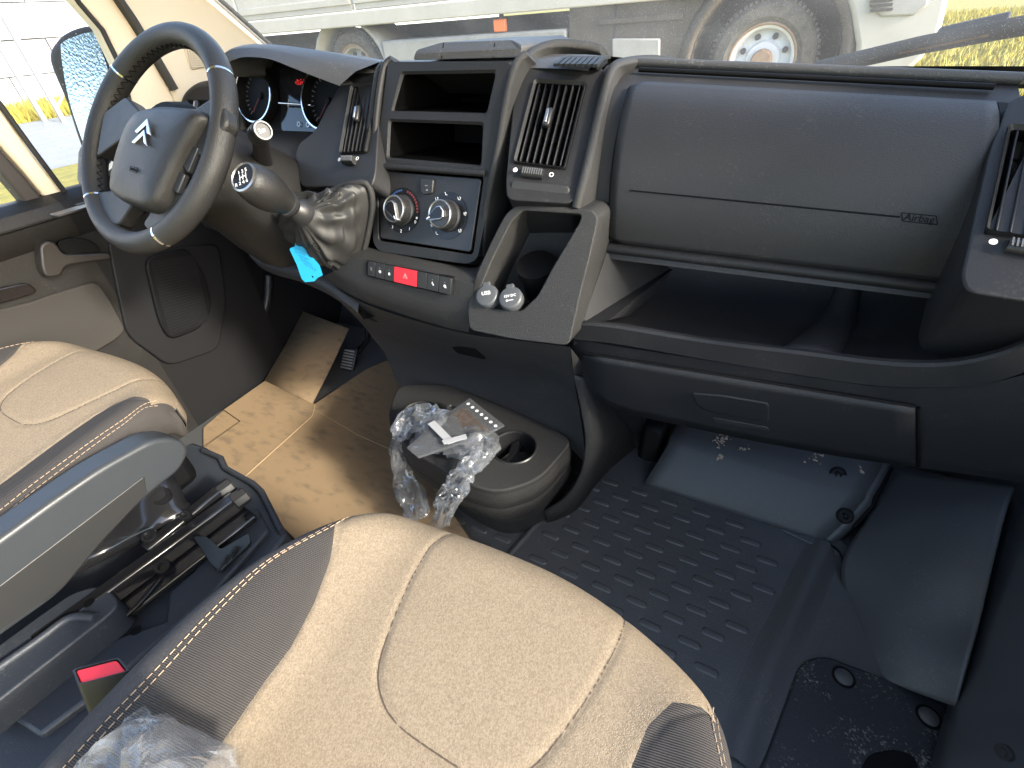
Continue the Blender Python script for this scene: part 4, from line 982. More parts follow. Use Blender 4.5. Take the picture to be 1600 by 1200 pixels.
for i, p in enumerate(LT):
    sh.append([p+V(0, .018, -.028), p+V(0, .10, -.034), p+V(0, .19, -.030), p+V(0, .225, .0), p+V(0, .235, .05), p+V(0, .20, .12)])
loft('shelf_tray', [list(c) for c in zip(*sh)], DASH2, ds, angle=60)
def TS(u, v):
    i = u*(len(sh)-1); k = max(0, min(len(sh)-2, int(i))); j = v*5; q = max(0, min(4, int(j)))
    f_ = lambda q_: sh[k][q_]+(sh[k+1][q_]-sh[k][q_])*(i-k)
    return f_(q)+(f_(q+1)-f_(q))*(j-q)
rows = []
for px, py, w_ in ((1326, 436, .017), (1324, 455, .018), (1318, 480, .020), (1308, 505, .024), (1292, 525, .030), (1275, 543, .034), (1266, 552, .036)):
    p = TS(*inv(TS, px, py, .55, .5)); rows.append([p+V(w_*math.cos(a), 0, 0)+V(0, -.75, .66)*(.020*math.sin(a)-.004) for a in [math.pi*k/10 for k in range(11)]])
loft('shelf_divider', rows, DASH, ds, solid=.003)
# left cheek of the shelf
obj('shelf_cheek', [U(948, 395, Y=.42), U(1070, 405, Y=.60), U(1040, 470, Y=.58), U(1030, 482, Y=.56), U(952, 500, Y=.34), U(910, 505, Y=.325)], [[0, 1, 2, 3, 4, 5]], DASH2, ds)

# ---- glovebox below the lip: a nearly upright face
_tx = [893, 930, 1105, 1256, 1375, 1487, 1560, 1640, 1720]; _ty = [528, 536, 563, 588, 604, 606, 597, 574, 540]
_bx = [893, 905, 925, 950, 985, 1060, 1180, 1330, 1431, 1520, 1600, 1720]; _by = [560, 590, 615, 634, 648, 664, 690, 717, 730, 742, 754, 772]
def ong(px, py, off=.0):
    t_ = np.interp(px, _tx, _ty); b_ = np.interp(px, _bx, _by); v = (py-t_)/max(5, b_-t_)
    yb = float(np.interp(px, [893, 1375, 1600, 1720], [.328, .331, .318, .310]))
    return U(px, py, Y=yb+.030*max(0, min(1.2, v))**1.3-off)
gxs = [893, 905, 925, 950, 985, 1020]+list(range(1060, 1730, 40))
rows = []
for j in range(10):
    v = j/9; rows.append([ong(x, np.interp(x, _tx, _ty)*(1-v)+np.interp(x, _bx, _by)*v, -.002) for x in gxs])
rows += [[p+V(0, .012, -.010) for p in rows[-1]], [p+V(0, .12, -.02) for p in rows[-1]]]
loft('lower_dash', rows, DASH2, ds, angle=50)
top = [(911+(1430-911)*k/14, 553+(637-553)*k/14) for k in range(15)]
bot = [(928, 610), (950, 630), (985, 644), (1025, 653), (1060, 660), (1100, 669), (1140, 678), (1180, 686), (1220, 693), (1260, 700), (1300, 707), (1335, 713), (1370, 718), (1402, 723), (1431, 727)]
rows = []
for j in range(9):
    t_ = j/8; rows.append([ong(top[k][0]*(1-t_)+bot[k][0]*t_, top[k][1]*(1-t_)+bot[k][1]*t_, .004) for k in range(15)])
gb = loft('glovebox_lid', rows, DASH2, ds, solid=.006, angle=60)
tube('lid_gap', [r_+V(0, .002, .001) for r_ in rows[0]], .0022, BLACK, gb, 6)
tube('lid_gap', [r_[-1]+V(.003, .001, 0) for r_ in rows], .0028, BLACK, gb, 6)
hpx = [(1072, 612), (1085, 610), (1130, 616), (1200, 628), (1207, 636), (1206, 672), (1196, 676), (1120, 661), (1095, 652), (1080, 632)]
hpoly = roundpoly([ong(*p, .006) for p in hpx], .006)
prism('handle_recess', hpoly, (0, .004, 0), BLACK, gb)
hp2 = roundpoly([ong(*p, .010) for p in [(1080, 614), (1130, 618), (1200, 630), (1203, 638), (1202, 660), (1150, 653), (1100, 642), (1086, 630)]], .006)
prism('handle', hp2, (0, .006, 0), DASH2, gb, bevel=.003)
prism('handle_lip', roundpoly([ong(*p, .009) for p in [(1112, 652), (1200, 668), (1202, 674), (1116, 659)]], .003), (0, .006, 0), DASH, gb, bevel=.002)

# ---- console front under the stack: ledge, switch strip, round bottom edge
def Ysec(l): return [U(px, py, Y=yy) for px, py, yy in l]
Lg = [Ysec([(545, 378, .36), (583, 388, .352), (640, 400, .352), (735, 418, .352), (752, 408, .352)]),
      Ysec([(540, 392, .335), (575, 397, .325), (640, 407, .322), (735, 428, .320), (748, 425, .320)]),
      Ysec([(530, 405, .315), (570, 404, .305), (640, 416, .300), (725, 440, .297), (742, 440, .296)]),
      Ysec([(520, 425, .300), (566, 440, .292), (640, 460, .288), (712, 480, .284), (738, 486, .284)]),
      Ysec([(512, 428, .305), (560, 452, .292), (640, 478, .287), (705, 496, .284), (735, 503, .284)]),
      Ysec([(505, 432, .320), (558, 462, .300), (640, 492, .293), (700, 510, .290), (732, 517, .290)]),
      Ysec([(505, 440, .36), (560, 475, .335), (640, 502, .325), (700, 520, .322), (732, 527, .322)])]
loft('console_front', [catmull(r_, 5) for r_ in Lg], CONS, ds, angle=60)
def SWP(x, y, off=.0):
    o_ = U(640, 435, Y=.294); a_ = U(572, 420, Y=.300); b_ = U(706, 448, Y=.290); t_ = U(640, 412, Y=.301)
    n_ = (b_-a_).cross(t_-o_).normalized(); n_ = n_ if n_.y < 0 else -n_
    return UP(x, y, o_+n_*off, n_)
swn = (SWP(700, 440)-SWP(580, 420)).cross(SWP(640, 410)-SWP(640, 450)).normalized(); swn = swn if swn.y < 0 else -swn
C4 = lambda x, y, o: SWP(340+x/3.81, 220+y/3.81, o)
sw = prism('switch_panel', roundpoly([C4(884, 710, .002), C4(1400, 815, .002), C4(1372, 922, .002), C4(884, 806, .002)], .008), -swn*.012, BLACK, ds, bevel=.001)
bx_ = [892, 940, 995, 1050, 1187, 1246, 1316, 1393]
tl_ = lambda x: 716+(x-892)*.208; bl_ = lambda x: 801+(x-892)*.236
for k in range(7):
    x0_, x1_ = bx_[k]+1.5, bx_[k+1]-1.5
    q = [C4(x0_, tl_(x0_), .0045), C4(x1_, tl_(x1_), .0045), C4(x1_-(6 if k == 6 else 2), bl_(x1_), .0045), C4(x0_-2, bl_(x0_), .0045)]
    s_ = prism('hazard_switch' if k == 3 else 'switch', roundpoly(q, .004 if k in (0, 6) else .0012, 3), -swn*.006, RED if k == 3 else SMOOTH, sw, bevel=.0008)
    c = sum(q, Vector())/4; xd = (q[1]-q[0]).normalized(); yd = swn.cross(xd)
    if k == 3:
        for r0 in (.0058, .0032):
            P_ = [c+xd*(r0*math.cos(a))+yd*(r0*math.sin(a)) for a in (R(90), R(210), R(330), R(90))]
            MB().add(strip(P_, .0004, swn*.0004)).build('triangle_mark', mat('pale_red_print', (.8, .25, .25), .5) if 'pale_red_print' not in MATS else MATS['pale_red_print'], s_)
    elif k in (0, 1, 2, 5, 6):
        m_ = GREYP if k == 0 else WHITE; mb = MB()
        if k == 1: mb.add(ringmesh(c-yd*.001, swn, .0022, .0029, .0003, 14)); mb.add(boxverts(c-yd*.001, xd*.001, yd*.0007, swn*.0002))
        elif k == 2: mb.add(boxverts(c-yd*.002, xd*.002, yd*.0018, swn*.0003)); mb.add(ringmesh(c-yd*.0004, swn, .001, .0016, .0003, 10, 0, math.pi, xdir=xd))
        elif k == 0:
            for q_ in (-1, 0, 1): mb.add(strip([c+xd*.002+yd*(.002*q_), c-xd*.002+yd*(.002*q_+.001)], .0003, swn*.0003))
        elif k == 5:
            mb.add(strip([c-xd*.002-yd*.002, c+xd*.0-yd*.0002, c-xd*.001+yd*.0015], .0006, swn*.0003)); mb.add(boxverts(c+xd*.0015-yd*.003, xd*.0014, yd*.0014, swn*.0003))
        else:
            mb.add(ringmesh(c-yd*.001, swn, .0004, .0026, .0003, 10)); mb.add(boxverts(c+xd*.002-yd*.003, xd*.0012, yd*.0012, swn*.0003))
        mb.build('switch_symbol', m_, s_)
    if k in (1, 2, 5, 6): box('switch_lamp', c+yd*.0055, xd*.0012, yd*.0004, swn*.0002, GREYP, s_)

# ---- odds bin right of the stack with two socket caps
BN = V(0, -.86, .51).normalized(); BO = U(800, 480, Y=.288)
B_ = lambda px, py, o=0.0: UP(px, py, BO+BN*o, BN)
bo = [B_(744, 428), B_(770, 372), B_(790, 334), B_(808, 320), B_(924, 327), B_(935, 340), B_(922, 400), B_(908, 455), B_(898, 500), B_(889, 541), B_(800, 530), B_(733, 516), B_(730, 480)]
hl = [B_(746, 462), B_(766, 412), B_(798, 348), B_(816, 329), B_(908, 335), B_(906, 346), B_(862, 420), B_(840, 462), B_(815, 486), B_(760, 482)]
bn = plate_holes('odds_bin', roundpoly(bo, .012), [roundpoly(hl, .007)], V(0, .24, -.02), [V(0.0, .085, -.035)], CONS, ds, inner_m=CONS, bevel=.004)
rib2 = catmull([B_(730, 478, .001), B_(745, 430, .001), B_(768, 380, .001), B_(790, 337, .001)], 4)
cb3 = [B_(842, 432, -.05)]
lathe('cup_well', [(.034, .018), (.034, .0), (.031, -.002), (.030, -.05), (.001, -.05)], B_(840, 425, -.055), V(0, -.35, .93), BLACK, bn, 32)
SKT = mat('socket_cap_plastic', (.055, .058, .062), .4, bump=(600, .1))
for px, py, s in ((761, 462, 'USB'), (798, 466, '12V DC')):
    c = B_(px, py, .0); an = V(.05, -.62, .78).normalized(); xd = V(.93, .30, .2); xd = (xd-an*xd.dot(an)).normalized(); yd = an.cross(xd)
    kc = lathe('socket_cap', [(.0205, -.012), (.0205, .001), (.0185, .0042), (.0165, .005), (.001, .0052)], c, an, SKT, bn, 36)
    box('cap_tab', c+yd*.0195+an*.001, xd*.007, yd*.005, an*.004, SKT, kc, bevel=.002)
    text('cap_print', s, c+an*.0056+yd*.002, xd, yd, .0095 if len(s) < 4 else .0065, WHITE, kc)
    if len(s) > 3:
        mb = MB(); mb.add(ringmesh(c+an*.0055-xd*.005-yd*.006, an, .001, .0018, .0003, 10)); mb.add(strip([c+an*.0055-xd*.003-yd*.006, c+an*.0055+xd*.006-yd*.006], .0005, an*.0003)); mb.build('cap_print', WHITE, kc)

# ---- neck between dash and cup holder console
N = [Ysec([(505, 436, .33), (560, 470, .305), (640, 498, .297), (732, 522, .294), (800, 531, .293), (892, 542, .293)]),
     Ysec([(530, 470, .38), (570, 492, .365), (640, 515, .355), (735, 538, .35), (810, 552, .335), (892, 562, .315)]),
     Ysec([(565, 505, .42), (600, 520, .41), (660, 540, .405), (745, 560, .40), (830, 578, .385), (898, 600, .355)]),
     Ysec([(600, 550, .43), (622, 560, .425), (680, 575, .42), (770, 598, .41), (850, 615, .39), (905, 640, .36)]),
     Ysec([(620, 595, .40), (640, 600, .40), (700, 612, .40), (790, 636, .39), (865, 655, .375), (912, 685, .35)]),
     Ysec([(628, 620, .37), (645, 625, .37), (710, 640, .37), (800, 660, .37), (872, 685, .36), (915, 725, .34)])]
nk = loft('console_neck', [catmull(r_, 4) for r_ in N], CONS, ds, angle=60)
prism('neck_slot', roundpoly([U(692, 530, Y=.362), U(740, 541, Y=.356), U(758, 562, Y=.385), U(715, 552, Y=.395)], .004), (0, .004, 0), BLACK, nk)
prism('neck_slot', roundpoly([U(566, 493, Y=.366), U(580, 497, Y=.364), U(600, 504, Y=.368), U(585, 503, Y=.370)], .003), (0, .003, 0), BLACK, nk)
# right flank running forward to the bulkhead
Rf = [[U(892, 544, Y=.296), U(940, 600, Y=.44), U(1000, 640, Y=.60)], [U(898, 600, Y=.355), U(945, 640, Y=.46), U(1002, 665, Y=.62)], [U(912, 685, Y=.35), U(955, 690, Y=.47), U(1006, 690, Y=.62)], [U(905, 745, Y=.40), U(948, 720, Y=.50), U(1000, 700, Y=.62)]]
loft('neck_flank', [catmull(r_, 5) for r_ in zip(*[catmull(c_, 5) for c_ in zip(*Rf)])], CONS, ds)
Sh = [[U(896, 585, Y=.345), U(908, 640, Y=.35), U(915, 690, Y=.335), U(908, 738, Y=.31), U(884, 776, Y=.285), U(850, 798, Y=.27)],
      [U(915, 590, Y=.36), U(930, 645, Y=.37), U(934, 690, Y=.355), U(922, 740, Y=.33), U(893, 785, Y=.30), U(853, 808, Y=.28)],
      [U(1000, 690, Y=.62), U(985, 705, Y=.56), U(960, 725, Y=.48), U(930, 756, Y=.40), U(898, 796, Y=.33), U(855, 816, Y=.285)]]
loft('console_shell', [catmull(r_, 5) for r_ in Sh], CONS, ds, solid=.006)
# lever foot / hinge block beside the cover
bk = U(1020, 700, Y=.62)
box('bracket', bk+V(0, 0, .03), (.028, 0, 0), (0, .05, 0), (0, .02, .07), BLACK, ds, bevel=.012)
# ================================================================== CUP HOLDER CONSOLE
cc = thing('cup_holder_console', (.08, .28, 0), 'black floor console with two round cup holders below the dashboard', 'console')
ZT = .22
K = lambda px, py: U(px, py, Z=ZT)
top = roundpoly([K(604, 652), K(622, 601), K(700, 600), K(800, 640), K(886, 680), K(891, 694), K(842, 750), K(775, 771), K(720, 752), K(636, 700)], .035, 5)
cps = []
for px, py, rr in ((655, 646, .043), (803, 698, .046)):
    c = K(px, py); cps.append((c, rr))
holes = [[c+V(math.cos(a)*rr, math.sin(a)*rr, 0) for a in [2*math.pi*k/32 for k in range(32)]] for c, rr in cps]
slotp = roundpoly([K(704, 632), K(742, 646), K(728, 668), K(690, 652)], .006)
ctr = sum(top, Vector())/len(top)
plate_holes('tray_top', top, holes+[slotp], (0, 0, -.03), [V(0, 0, -.075), V(0, 0, -.085), V(0, 0, -.03)], CONS, cc, inner_m=SMOOTH, bevel=.006)
for c, rr in cps:
    lathe('cup_rim', [(rr*.99, .0), (rr*1.0, .0022), (rr*1.05, .0025), (rr*1.09, .0)], c, (0, 0, 1), SMOOTH, cc, 40, ring=True)
c, rr = cps[1]
tube('cup_divider', [c+V(-.02, .045, -.04), c+V(-.012, .01, -.045), c+V(-.025, -.03, -.045)], .012, SMOOTH, cc, 10)
lathe('cup_boss', [(.024, -.085), (.024, -.05), (.02, -.038), (.001, -.034)], c+V(.014, .008, 0), (0, 0, 1), SMOOTH, cc, 24)
def scl(pts, s, dz, dy=0): return [V(ctr.x+(p.x-ctr.x)*s, ctr.y+(p.y-ctr.y)*s+dy, ZT+dz) for p in pts]
loft('console_body', [scl(top, 1.0, -.012), scl(top, 1.025, -.03), scl(top, 1.02, -.05), scl(top, 1.0, -.056), scl(top, 1.015, -.062), scl(top, 1.02, -.085, .004), scl(top, .98, -.115, .012), scl(top, .90, -.16, .03), scl(top, .86, -.222, .04)], CONS, cc, closed=True, angle=40)

# ================================================================== STEERING
WC = V(-.433, .191, .804); WT = .69; WR_ = .200
WU = V(0, math.sin(WT), math.cos(WT)); WN = V(0, -math.cos(WT), math.sin(WT)); WX = V(1, 0, 0)
WP = lambda px, py, off=0.0: UP(px, py, WC+WN*off, WN)
sw_ = thing('steering_wheel', WC, 'black leather four-spoke steering wheel with chrome chevron emblem', 'steering wheel')
def wring(rc, ra, rb, n0=96, n1=20, a0=0, a1=2*math.pi, bump=None):
    rows = []; full = abs(a1-a0-2*math.pi) < 1e-6
    for k in range(n0+1):
        a = a0+(a1-a0)*k/n0; d = WX*math.cos(a)+WU*math.sin(a)
        rows.append([WC+d*(rc+ra*math.cos(t))+WN*(rb*math.sin(t)) for t in [2*math.pi*j/n1 for j in range(n1)]])
    return loftmesh(rows, True, not full)
RC = WR_-.0185
v, f = wring(RC, .0185, .0205); rim_ = obj('rim', v, f, RIMM, sw_, smooth=True)
def wang(px, py): p = WP(px, py)-WC; return math.atan2(p.dot(WU), p.dot(WX))
for px, py in ((200, 127), (346, 121), (152, 314), (256, 358)):
    a = wang(px, py); v, f = wring(RC, .0190, .0210, 4, 20, a-.010, a+.010); obj('chrome_insert', v, f, CHROME, rim_, smooth=True, angle=50)
# stitching along the inside of the rim
mb = MB(); aa0, aa1 = wang(200, 130), wang(300, 60)
for k in range(150):
    a = 2*math.pi*k/150; d = WX*math.cos(a)+WU*math.sin(a); q = WN.cross(d); s = 1 if k % 2 else -1
    c = WC+d*(RC-.0186)+WN*.002; mb.add(tubemesh([c-q*.003-WN*.004*s, c+q*.003+WN*.004*s], .0008, 5))
tag(mb.build('stitching', BLACK, rim_), kind='stuff')
# hub cover
hub = [(206, 196), (222, 176), (262, 168), (312, 172), (322, 182), (306, 212), (284, 250), (264, 292), (250, 322), (236, 330), (198, 318), (178, 302), (180, 280), (190, 240)]
HP = roundpoly([WP(x, y, .02) for x, y in hub], .016, 4)
hc = sum(HP, Vector())/len(HP)
def hs(s, o): return [hc+(p-hc)*s+WN*o for p in HP]
hb = loft('hub_cover', [hs(1.0, -.05), hs(1.03, -.02), hs(1.0, .002), hs(.95, .010), hs(.86, .0145), hs(.6, .018), hs(.3, .0195), hs(.02, .02)], LEATHER, sw_, closed=True, cap=True, angle=60)
hn = .041
pl_ = [WP(x, y, hn-.001) for x, y in [(192, 285), (184, 302), (232, 318), (243, 305), (262, 262), (284, 215)]]
# emblem: two chevrons
EP = lambda x, y, o=0.0: WP(x, y, .041+o)
for L_, A_, R_, li, ai, ri in (((214, 207), (234, 187), (239, 213), (218, 210), (232.5, 196.5), (233, 210)), ((209, 224), (229, 204), (233, 229), (213.5, 226), (227.5, 212.5), (228, 225))):
    poly = [EP(*L_), EP(*A_), EP(*R_), EP(*ri), EP(*ai), EP(*li)]
    prism('chevron_emblem', poly, WN*.004, CHROME, hb, bevel=.0008)
c = EP(209, 265, -.0005); xd = (EP(216, 267)-EP(202, 263)).normalized(); yd = WN.cross(xd); mb = MB()
for s in (-1, 1): mb.add(strip([c-xd*.010+yd*.004*s, c+xd*.010+yd*.004*s], .0004, WN*.0008)); mb.add(strip([c+xd*.010*s-yd*.004, c+xd*.010*s+yd*.004], .0004, WN*.0008))
mb.build('airbag_mark_frame', BLACK, hb); text('airbag_mark', 'AIRBAG', c, xd, yd, .0058, BLACK, hb, .0006)
# spokes
def spoke(px, thick=.022, off=-.010, m=LEATHER, name='spoke', r=.01):
    return prism(name, roundpoly([WP(x, y, off+thick) for x, y in px], r), -WN*thick, m, sw_, bevel=.007, seg=3)
spoke([(162, 176), (196, 150), (226, 182), (196, 214), (182, 222), (150, 245)], .028, -.014)
spoke([(300, 170), (345, 140), (352, 190), (318, 245), (292, 240), (300, 205)], .028, -.014)
spoke([(150, 300), (190, 296), (206, 320), (184, 352), (164, 345)], .024, -.016)
spoke([(240, 300), (276, 270), (300, 310), (262, 352), (238, 366), (222, 350), (236, 330)], .024, -.016)
for q in ([(285, 258), (303, 226), (309, 230), (293, 270)], [(268, 296), (281, 266), (288, 272), (276, 302)]): prism('spoke_button', roundpoly([WP(x, y, .016) for x, y in q], .004), -WN*.01, SMOOTH, sw_, bevel=.002)
for q in ([(184, 232), (191, 220), (196, 224), (188, 246)], [(180, 262), (186, 248), (190, 254), (184, 274)]): prism('spoke_button', roundpoly([WP(x, y, .016) for x, y in q], .004), -WN*.01, SMOOTH, sw_, bevel=.002)
lathe('hub_back', [(.075, -.05), (.085, -.03), (.07, -.005), (.01, .0)], WC, WN, BLACK, sw_, 32)
# column and stalks
sc_ = thing('steering_column', WC-WN*.15, 'dark steering column shroud behind the wheel with ignition lock', 'column')
CD = -WN
rows = []
for h_, rx, ry, dz in ((.052, .070, .070, 0), (.060, .088, .084, 0), (.10, .094, .092, -.006), (.15, .098, .100, -.014), (.20, .10, .112, -.024), (.25, .10, .12, -.03), (.31, .095, .115, -.03)):
    c = WC+CD*h_+V(0, 0, dz); rows.append([c+WX*math.cos(a)*rx*(abs(math.cos(a))**-.15 if abs(math.cos(a)) > .01 else 1)+WU*math.sin(a)*ry for a in [2*math.pi*(k+.5)/36 for k in range(36)]])
loft('shroud', rows, DOORP, sc_, closed=True, cap=True, angle=50)
tube('shroud_seam', [WC+CD*h_+WX*.0985*(.9+.1*(h_ > .08))+V(0, 0, -.02) for h_ in (.07, .12, .2, .28)], .001, BLACK, sc_, 5)
kc = U(372, 345, Y=.30); lathe('ignition_lock', [(.016, -.02), (.016, .003), (.013, .006), (.012, .002), (.001, .002)], kc, V(.5, -.75, -.1), SMOOTH, sc_, 24)
box('key_slot', kc+V(.5, -.75, -.1).normalized()*.003, V(0, 0, .006), V(.75, .5, 0).normalized()*.0012, V(.5, -.75, -.1).normalized()*.001, BLACK, sc_)
lathe('screw_hole', [(.005, 0), (.005, .001), (.0001, .001)], U(396, 352, Y=.30), V(.5, -.75, -.1), BLACK, sc_, 14)
sk = thing('indicator_stalk', U(412, 250, Y=.33), 'black stalk switch with white symbol on its end right of the wheel', 'stalk')
e0, e1, e2 = U(414, 262, Y=.34), U(408, 225, Y=.30), U(427, 191, Y=.262)
ax = (e2-U(404, 212, Y=.285)).normalized()
tube('lever', [e0, U(409, 240, Y=.315), U(406, 214, Y=.288)], lambda t_: .017-.003*t_, SMOOTH, sk, 14, flat=.8)
s0 = U(402, 212, Y=.287)
kn = lathe('rotary_end', [(.0135, -.006), (.0165, .0), (.0172, .012), (.0172, .018), (.0160, .019), (.0160, .021), (.0172, .022), (.0172, .032), (.0150, .036), (.0125, .037), (.0120, .034), (.001, .034)], s0, ax, SMOOTH, sk, 32)
MB().add(ringmesh(s0+ax*.0365, ax, .0125, .0150, .001, 32)).build('end_ring', LGR, kn)
xa, ya, _ = basis(ax); box('symbol', s0+ax*.0345, xa*.004, ya*.0022, ax*.0003, WHITE, kn)
for k in range(3): box('symbol', s0+ax*.0345+xa*(-.0055)+ya*(.003*(k-1)), xa*.0016, ya*.0004, ax*.0003, WHITE, kn)

# ================================================================== GEAR LEVER
GX = -.2
ga = U(381, 277, X=GX); gb_ = U(470, 331, X=GX-.01); gd = (gb_-ga).normalized()
gl_ = thing('gear_lever', U(540, 370, Y=.35), 'black gear lever with round shift-pattern badge and creased leather boot', 'gear lever')
L_ = (gb_-ga).length
kn = lathe('knob', [(.021, .0), (.0245, .002), (.029, .012), (.0325, .03), (.0325, .045), (.029, .062), (.023, .078), (.0195, .088)], ga, gd, LEATHER, gl_, 40)
bd_ = lathe('badge', [(.0242, .003), (.0242, -.002), (.0215, -.0035), (.0205, -.001), (.001, -.001)], ga, gd, SATIN, kn, 40)
lathe('badge_face', [(.0206, -.0006), (.0205, -.0014), (.0001, -.0016)], ga, gd, GLOSSB, bd_, 36)
bz = -gd; bx2 = V(1, 0, 0)*.75+V(0, .5, .1); bx2 = (bx2-bz*bx2.dot(bz)).normalized(); by2 = bz.cross(bx2)
bc = ga+bz*.0020; mb = MB()
for dx in (-.006, 0, .006): mb.add(strip([bc+bx2*dx-by2*.0048, bc+bx2*dx+by2*.0048], .0006, bz*.0003))
mb.add(strip([bc-bx2*.006, bc+bx2*.006], .0006, bz*.0003)); mb.build('shift_pattern', WHITE, bd_)
for s, dx, dy in (('1', -.006, 1), ('3', 0, 1), ('5', .006, 1), ('2', -.006, -1), ('4', 0, -1), ('6', .006, -1), ('R', -.0125, -1)): text('shift_number', s, bc+bx2*dx*1.15+by2*(.0095*dy), bx2, by2, .0082, WHITE, bd_)
lathe('collar', [(.0195, .086), (.0225, .088), (.0225, .094), (.018, .098), (.016, .104), (.021, .112), (.0245, .122), (.025, .13), (.020, .134)], ga, gd, SMOOTH, gl_, 32)
# boot: loft from the collar to its base, folded
bs = [(438, 342, .335), (470, 322, .34), (500, 308, .345), (535, 292, .35), (572, 287, .36), (582, 320, .36), (574, 370, .352), (560, 420, .342), (548, 432, .335), (520, 418, .325), (490, 398, .315), (455, 368, .325)]
base = catmull([U(x, y, Y=yy) for x, y, yy in bs], 4, True); nb = len(base)
c0 = ga+gd*.128; x_, y_, _ = basis(gd)
# start ring aligned to the base loop
cb_c = sum(base, Vector())/nb
ring = []
for p in base:
    d = p-cb_c; d = d-gd*d.dot(gd); ring.append(c0+d.normalized()*.0225)
rows = []
for j in range(26):
    t_ = j/25; row = []
    for i in range(nb):
        p = ring[i].lerp(base[i], t_**.85); cen = c0.lerp(cb_c, t_**.85); d = (p-cen).normalized()
        bul = .010*math.sin(math.pi*t_)**.8
        fold = (.011*math.sin(i*1.9+t_*7+2*noise.noise((i*.35, t_*4, 0)))*(1-t_)*min(1, t_*5) + .013*noise.noise((i*.22, t_*5.5, 3.1))*math.sin(math.pi*t_) + .006*noise.noise((i*.6, t_*11, 9)))*math.sin(math.pi*min(1, t_+.06))
        row.append(p+d*(bul+fold*1.5)+V(0, -.012, .0)*math.sin(math.pi*t_))
    rows.append(row)
bt_ = loft('boot', rows, BOOT, gl_, closed=True, sub=1)
mb = MB()
for i0 in (14, 32):
    for j in range(4, 24):
        p, q = rows[j][i0], rows[j+1][i0]; d = (p-c0.lerp(cb_c, (j/25)**.85)).normalized()*.001; s = (rows[j][i0+1]-p).normalized()*.003
        for sg in (-1, 1): mb.add(tubemesh([p+d+s*sg*.6, p.lerp(q, .6)+d+s*sg], .0009, 5))
tag(mb.build('boot_stitching', BLACK, bt_), kind='stuff')
rm = catmull([U(x, y, Y=yy-.004) for x, y, yy in bs], 5, True); tube('boot_frame', rm, .006, CONS, gl_, 8, closed=True)
# blue key tag
TG = mat('cyan_plastic_tag', (.004, .20, .36), .4)
tg = thing('key_tag', U(478, 410, Y=.255), 'bright blue plastic tag with handwriting hanging below the gear boot', 'tag')
tp = [(460, 590), (476, 590), (500, 625), (540, 665), (605, 740), (625, 800), (592, 818), (576, 836), (520, 842), (500, 820), (470, 735), (430, 650), (432, 640), (462, 626)]
to = U(478, 415, Y=.258); tn = V(.35, -.85, .35).normalized(); TP = lambda x, y, o=0.0: UP(340+x/3.81, 220+y/3.81, to+tn*o, tn)
ho = TP(566, 810); hl = [ho+(TP(576, 810)-ho).normalized()*.0022*math.cos(a)+tn.cross((TP(576, 810)-ho).normalized())*.0022*math.sin(a) for a in [2*math.pi*k/12 for k in range(12)]]
plate_holes('tag_plate', [TP(x, y) for x, y in tp], [hl], -tn*.0015, [-tn*.0015], TG, tg, floor=False)
INK = mat('tag_ink', (.005, .08, .16), .5); mb = MB()
for k in range(4):
    a, b = (465+k*16, 660+k*22), (520+k*22, 680+k*30)
    P_ = [TP(a[0]+(b[0]-a[0])*t_/12, a[1]+(b[1]-a[1])*t_/12+(9 if t_ % 2 else -9)*random.uniform(.3, 1), .0003) for t_ in range(13)]
    mb.add(strip(P_, .0004, tn*.0002))
mb.build('handwriting', INK, tg)
tube('tie', [TP(470, 592), TP(466, 560), TP(500, 520)], .001, TG, tg, 6)

